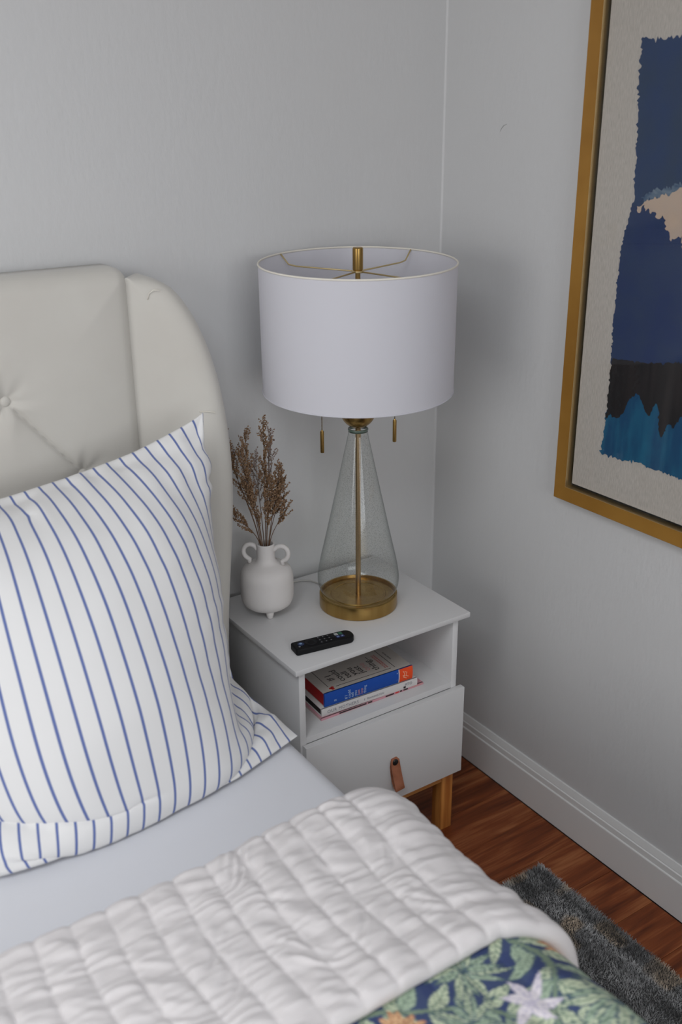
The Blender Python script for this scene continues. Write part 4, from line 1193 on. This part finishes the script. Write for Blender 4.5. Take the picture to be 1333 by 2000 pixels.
# --- white folded-back layer
aw = np.concatenate([np.arange(-Ltop - 0.02, a_of_x(-1.60), 0.010), np.arange(a_of_x(-1.60), Larc + DROP * 0.9, 0.0030)])
prof = []    # (y, h, puff weight) around the fold
HB = 0.062
for y in np.arange(-0.905, -0.862, 0.008): prof.append((y, 0.004, 0.0))
cyf = -0.862; rr_ = (HB - 0.004) / 2
for t in np.linspace(-PI / 2, PI / 2, 26): prof.append((cyf + rr_ * 0.80 * math.cos(t), 0.004 + rr_ + rr_ * math.sin(t), 0.5 + 0.5 * math.sin(t)))
for y in np.arange(-0.865, -1.238, -0.0032): prof.append((y, HB, 1.0))
for t in np.linspace(PI / 2, -PI / 2, 16): prof.append((-1.239 - 0.0125 * math.cos(t), HB - 0.0105 + 0.0105 * math.sin(t), 0.5 + 0.5 * math.sin(t)))
for y in np.arange(-1.232, -1.16, 0.012): prof.append((y, HB - 0.021, 0.0))
py, ph, pw = (np.array(v) for v in zip(*prof))
A, Y = np.meshgrid(aw, py); Hh_ = np.tile(ph[:, None], (1, len(aw))); Wt = np.tile(pw[:, None], (1, len(aw)))
wob = 0.0045 * (vnoise(A * 5, Y * 4, 11) - 0.5) * 2 + 0.004 * np.sin(Y * 16 + A * 2)
rb = ribs(A - A0 + wob, PITCH)
Yd = Y + 0.006 * (vnoise(A * 6, Y * 0 + 3, 5) - 0.5)
tr_ = ribs(Yd + 0.010 + 0.006 * (vnoise(A * 14, Y * 5, 8) - 0.5), 0.078, 0.45)      # cross stitching
right = np.clip((A - a_of_x(-1.10)) / 0.25, 0, 1)
wr = (vnoise(A * 16 + 3, Y * 70 + 9 * vnoise(A * 10, Y * 9, 31), 21) - 0.5) * 0.0052 + (vnoise(A * 30, Y * 130, 22) - 0.5) * 0.0026 + (vnoise(A * 24 + Y * 30 + 7.3, Y * 22 - A * 26 + 3.1, 27) - 0.5) * 0.0036
cell = 0.30 + 0.70 * np.minimum(rb, 1)
hh = Hh_ + Wt * (0.0062 * (rb - 0.75) + (0.0012 + 0.0032 * right) * (tr_ - 0.8) + 1.25 * wr * np.minimum(rb * 1.2, 1) + 0.010 * (vnoise(A * 4.5, Y * 5.5, 2) - 0.5) + 0.004 * right * np.clip((-Y - 1.0) / 0.2, 0, 1))
hh = np.maximum(hh, 0.002)
cxr, czr, nxr, nzr = carrier(A)
hemw = np.clip((-Y - 1.00) / 0.20, 0, 1)
ycurve = (0.030 - 0.050 * np.clip((A + 0.01) / 0.07, 0, 1) - 0.15 * np.clip(A - 0.06, 0, 1)) * hemw     # hem swings toward the foot on the side drop
ycurve = ycurve + (-0.018 * np.clip((-A - 0.12) / 0.15, 0, 1) - 0.0) * np.clip((Y + 1.0) / 0.1, 0, 1)
ycurve = ycurve + np.where(A > Larc, -(A - Larc) * 0.15, 0) * np.clip((Y + 1.0) / 0.1, 0, 1)
scal = 0.0025 * (rb - 0.6) * np.clip((Y + 0.90) / 0.05, 0, 1)
Pq = np.stack([cxr + nxr * hh, Y + ycurve + scal, czr + nzr * hh], -1)
me = grid_mesh('folded_back_layer', Pq)
link('folded_back_layer', me, M['quilt_white'], qe, label='puffy white channel-stitched reverse side')
# --- leaf-print face
af = np.concatenate([np.arange(-Ltop - 0.02, a_of_x(-1.30), 0.008), np.arange(a_of_x(-1.30), Larc + DROP, 0.0022)])
yf_ = np.concatenate([np.arange(-1.150, -1.46, -0.0022), np.arange(-1.46, -2.13, -0.008)])
A, Y = np.meshgrid(af, yf_)
base = 0.041 - 0.010 * np.clip((-Y - 1.35) / 0.2, 0, 1)
rb = ribs(A - A0 + 0.004 * (vnoise(A * 5, Y * 4, 12) - 0.5), PITCH)
hh = base + 0.0035 * (rb - 0.8) + 0.010 * (vnoise(A * 5 + 2, Y * 6, 41) - 0.5) + 0.004 * (vnoise(A * 14, Y * 18, 42) - 0.5)
hh += 0.0020 * (ribs(Y, 0.078, 0.5) - 0.8)
# a slack fold along the bed's edge
fold = np.exp(-(((A - 0.02) + (Y + 1.40) * 0.25) / 0.020) ** 2) * np.clip((-Y - 1.26) / 0.06, 0, 1)
crs = np.exp(-(((A + 0.035) + (Y + 1.40) * 0.40) / 0.009) ** 2) * np.clip((-Y - 1.32) / 0.05, 0, 1)
hh += 0.012 * fold - 0.012 * crs
hh = np.maximum(hh, 0.004)
cxr, czr, nxr, nzr = carrier(A)
Pf = np.stack([cxr + nxr * hh, Y, czr + nzr * hh], -1)
me = grid_mesh('leaf_print_face', Pf)
# print colours: navy ground, sage leaves with veins, lilac lilies, amber blooms
def print_colors(A, Y):
    xx = A + (MX1 - RC); yy = Y
    xx = xx + 0.004 * np.sin(yy * 60); yy = yy + 0.003 * np.sin(xx * 55)
    Cc = np.empty(A.shape + (3,)); Cc[:] = srgb(50, 64, 106)
    navy2 = np.array(srgb(58, 72, 108))
    k = (vnoise(xx * 60, yy * 60, 51) > 0.60)[..., None]; Cc = np.where(k, navy2, Cc)
    def region(cx, cy, R):
        ix = np.where((af + (MX1 - RC) > cx - R) & (af + (MX1 - RC) < cx + R))[0]
        iy = np.where((yf_ > cy - R) & (yf_ < cy + R))[0]
        if len(ix) == 0 or len(iy) == 0: return None
        return slice(iy[0], iy[-1] + 1), slice(ix[0], ix[-1] + 1)
    def leaf(cx, cy, ang, L, Wd, body, vein, edge, bend=0.0):
        rg = region(cx, cy, L * 1.1)
        if rg is None: return
        X_ = xx[rg] - cx; Y_ = yy[rg] - cy
        lx = X_ * math.cos(ang) + Y_ * math.sin(ang); ly = -X_ * math.sin(ang) + Y_ * math.cos(ang)
        t = lx / L
        ly = ly - bend * L * t * t
        w = Wd * np.sin(PI * np.clip(t, 0, 1) ** 0.75)
        ins = (t > 0) & (t < 1) & (np.abs(ly) < w)
        e = ins & (np.abs(ly) > w - 0.0016)
        vn_ = ins & ((np.abs(ly) < 0.0009) | (np.abs(np.mod(lx - np.abs(ly) * 1.1, 0.0085) - 0.004) < 0.0009) & (np.abs(ly) < w * 0.75))
        sub = Cc[rg]
        sub[ins] = body; sub[vn_] = vein; sub[e] = edge
    sage, sage2 = srgb(190, 200, 172), srgb(160, 178, 156)
    dk, dk2 = srgb(112, 132, 116), srgb(72, 92, 104)
    r2 = random.Random(5)
    # stems
    stems = [[(-1.12, -1.20), (-1.04, -1.235), (-0.98, -1.27), (-0.92, -1.325), (-0.87, -1.40), (-0.86, -1.50)],
             [(-0.845, -1.20), (-0.835, -1.26), (-0.845, -1.32), (-0.885, -1.36), (-0.94, -1.42)],
             [(-0.78, -1.20), (-0.77, -1.28), (-0.73, -1.36), (-0.69, -1.42)]]
    for j in range(1, 7):
        for s_ in (0, 1): stems.append([(x_ - 0.26 * j, y_ - 0.03 * (j % 3)) for x_, y_ in stems[s_]])
    for j in range(0, 6):
        for s_ in (0, 1, 2): stems.append([(x_ - 0.26 * j, y_ - 0.29) for x_, y_ in stems[s_]])
        for s_ in (0, 1): stems.append([(x_ - 0.26 * j, y_ - 0.58) for x_, y_ in stems[s_]])
    for s_ in stems:
        for (ax_, ay_), (bx_, by_) in zip(s_[:-1], s_[1:]):
            L = math.hypot(bx_ - ax_, by_ - ay_); ang = math.atan2(by_ - ay_, bx_ - ax_)
            rg = region((ax_ + bx_) / 2, (ay_ + by_) / 2, L * 0.6 + 0.01)
            if rg is not None:
                X_ = xx[rg] - ax_; Y_ = yy[rg] - ay_
                t = np.clip((X_ * (bx_ - ax_) + Y_ * (by_ - ay_)) / L ** 2, 0, 1)
                d = np.hypot(X_ - t * (bx_ - ax_), Y_ - t * (by_ - ay_))
                sub = Cc[rg]; sub[d < 0.0034] = dk; sub[d < 0.0019] = srgb(120, 138, 118)
            q = 0.0
            while q < L:
                for sg in (-1, 1):
                    a2 = ang + sg * r2.uniform(0.6, 1.0)
                    leaf(ax_ + math.cos(ang) * q + math.cos(a2) * 0.004, ay_ + math.sin(ang) * q + math.sin(a2) * 0.004, a2, r2.uniform(0.048, 0.064), r2.uniform(0.0105, 0.0140), sage if r2.random() < 0.6 else sage2, dk, dk2, sg * r2.uniform(-0.1, 0.35))
                q += 0.034
    def palm(cx, cy, a0, sc=1.0):
        for k in range(13):
            a2 = a0 + k * 2 * PI / 13
            leaf(cx, cy, a2, (0.066 if k % 2 else 0.052) * sc, 0.0068 * sc, sage if k % 2 else sage2, dk, dk2, 0.18 * (1 if k % 3 else -1))
    for i in range(7):
        palm(-0.925 - 0.26 * i, -1.233, 0.3 + i); palm(-0.825 - 0.26 * i, -1.385, 1.0 + i, 0.95); palm(-0.95 - 0.26 * i, -1.60, i, 1.0); palm(-0.72 - 0.26 * i, -1.30, 2 + i, 0.9)
    lil, lil2 = srgb(224, 218, 222), srgb(192, 186, 202)
    for i in range(7):
        for (cx, cy, a0) in ((-0.890, -1.318, 0.4), (-1.05, -1.50, 1.2), (-0.86, -1.72, 2.0)):
            for k in range(6): leaf(cx - 0.26 * i * (1 if i else 0), cy, a0 + k * PI / 3 + 0.2 * math.sin(k * 2.1), 0.042 + 0.008 * math.sin(k * 3.0), 0.0085, lil, lil2, lil2, 0.2)
    amb, amb2 = srgb(222, 182, 140), srgb(184, 134, 100)
    for i in range(7):
        for (cx, cy, a0) in ((-1.055, -1.262, 0.1), (-0.792, -1.262, 2.2), (-0.93, -1.46, 0.8)):
            for k in range(4): leaf(cx - 0.26 * i * (1 if i else 0), cy, a0 + (k - 1.5) * 0.55, 0.034, 0.0075, amb, amb2, amb2, 0.1)
    blu, blu2 = srgb(150, 170, 206), srgb(96, 118, 164)
    for i in range(6):
        for (cx, cy, a0) in ((-0.775, -1.315, -0.8), (-0.80, -1.335, -1.2), (-0.76, -1.36, -0.6), (-1.00, -1.56, 0.4)):
            leaf(cx - 0.26 * i, cy, a0, 0.034, 0.009, blu, blu2, blu2, 0.2)
    return Cc
cc = print_colors(A, Y)
ca = me.color_attributes.new('print', 'FLOAT_COLOR', 'POINT')
ca.data.foreach_set('color', np.concatenate([cc.reshape(-1, 3), np.ones((cc.size // 3, 1))], 1).reshape(-1).astype(np.float32))
link('leaf_print_face', me, M['quilt_print'], qe, label='navy face printed with sage leaves and pale lilies')

# ------------------------------------------------------------------ rug with pile
rug = empty('rug', 'dark grey tufted rug lying on the wood floor beside the bed', 'rug')
GX0, GX1, GY0, GY1 = -1.75, -0.150, -2.05, -0.632
obj('backing', nbox(GX0, GX1, GY0, GY1, 0.0003, 0.006, bevel=0.002), M['rug_base'], rug)
def pile(x0, x1, y0, y1, step, hgt, wid):
    gx_ = np.arange(x0, x1, step); gy_ = np.arange(y0, y1, step)
    X_, Y_ = np.meshgrid(gx_, gy_)
    X_ = (X_ + rng.uniform(-step, step, X_.shape) * 0.5).reshape(-1); Y_ = (Y_ + rng.uniform(-step, step, Y_.shape) * 0.5).reshape(-1)
    nn = len(X_)
    edge = np.minimum(np.minimum(x1 - X_, y1 - Y_), 0.03) / 0.03
    flow = 6.28 * (vnoise(X_ * 9, Y_ * 9, 61)) + rng.normal(0, 1.6, nn)
    lean = rng.uniform(0.1, 0.7, nn) * hgt
    hz = hgt * rng.uniform(0.65, 1.1, nn) * (0.75 + 0.5 * vnoise(X_ * 30, Y_ * 30, 62))
    lx, ly = np.cos(flow) * lean, np.sin(flow) * lean
    outw = np.clip(1 - edge, 0, 1) * 0.006
    lx = lx + np.where(x1 - X_ < 0.02, outw, 0); ly = ly + np.where(y1 - Y_ < 0.02, outw, 0)
    wa = rng.uniform(0, PI, nn); wx, wy = np.cos(wa) * wid / 2, np.sin(wa) * wid / 2
    b = np.full(nn, 0.004)
    v = np.stack([np.stack([X_ - wx, Y_ - wy, b], -1), np.stack([X_ + wx, Y_ + wy, b], -1),
                  np.stack([X_ + lx * 0.45 + wx, Y_ + ly * 0.45 + wy, b + hz * 0.65], -1), np.stack([X_ + lx * 0.45 - wx, Y_ + ly * 0.45 - wy, b + hz * 0.65], -1),
                  np.stack([X_ + lx + wx * 0.5, Y_ + ly + wy * 0.5, b + hz], -1), np.stack([X_ + lx - wx * 0.5, Y_ + ly - wy * 0.5, b + hz], -1)], 1)
    i0 = np.arange(nn) * 6
    f = np.concatenate([np.stack([i0, i0 + 1, i0 + 2, i0 + 3], -1), np.stack([i0 + 3, i0 + 2, i0 + 4, i0 + 5], -1)])
    # streaky grey with taupe patches, yarn by yarn
    tone = 0.5 * vnoise(X_ * 34, Y_ * 9, 63) + 0.3 * vnoise(X_ * 90, Y_ * 40, 64) + 0.2 * rng.uniform(0, 1, nn)
    g = 0.12 + 0.46 * np.clip((tone - 0.18) / 0.64, 0, 1) ** 1.3
    tp = np.clip((vnoise(X_ * 22, Y_ * 22, 65) - 0.62) / 0.15, 0, 1)
    col = np.stack([g * (1 + 0.35 * tp), g * (1 + 0.12 * tp), g * (1.0 - 0.12 * tp)], -1)
    return v.reshape(-1, 3), f, np.repeat(col, 6, 0)
v1, f1, c1 = pile(-0.84, GX1 - 0.003, -1.42, GY1 - 0.003, 0.0022, 0.0085, 0.0015)
v2, f2, c2 = pile(GX0 + 0.004, -0.84, GY0 + 0.004, GY1 - 0.003, 0.006, 0.0085, 0.0045)
v3, f3, c3 = pile(-0.84, GX1 - 0.003, GY0 + 0.004, -1.42, 0.0045, 0.0085, 0.0032)
f2 = f2 + len(v1); f3 = f3 + len(v1) + len(v2)
me = raw_mesh('pile', np.concatenate([v1, v2, v3]), np.concatenate([f1, f2, f3]))
cl = np.concatenate([c1, c2, c3])
ca = me.color_attributes.new('tint', 'FLOAT_COLOR', 'POINT')
ca.data.foreach_set('color', np.concatenate([cl, np.ones((len(cl), 1))], 1).reshape(-1).astype(np.float32))
link('pile', me, M['rug_pile'], rug, kind='stuff')
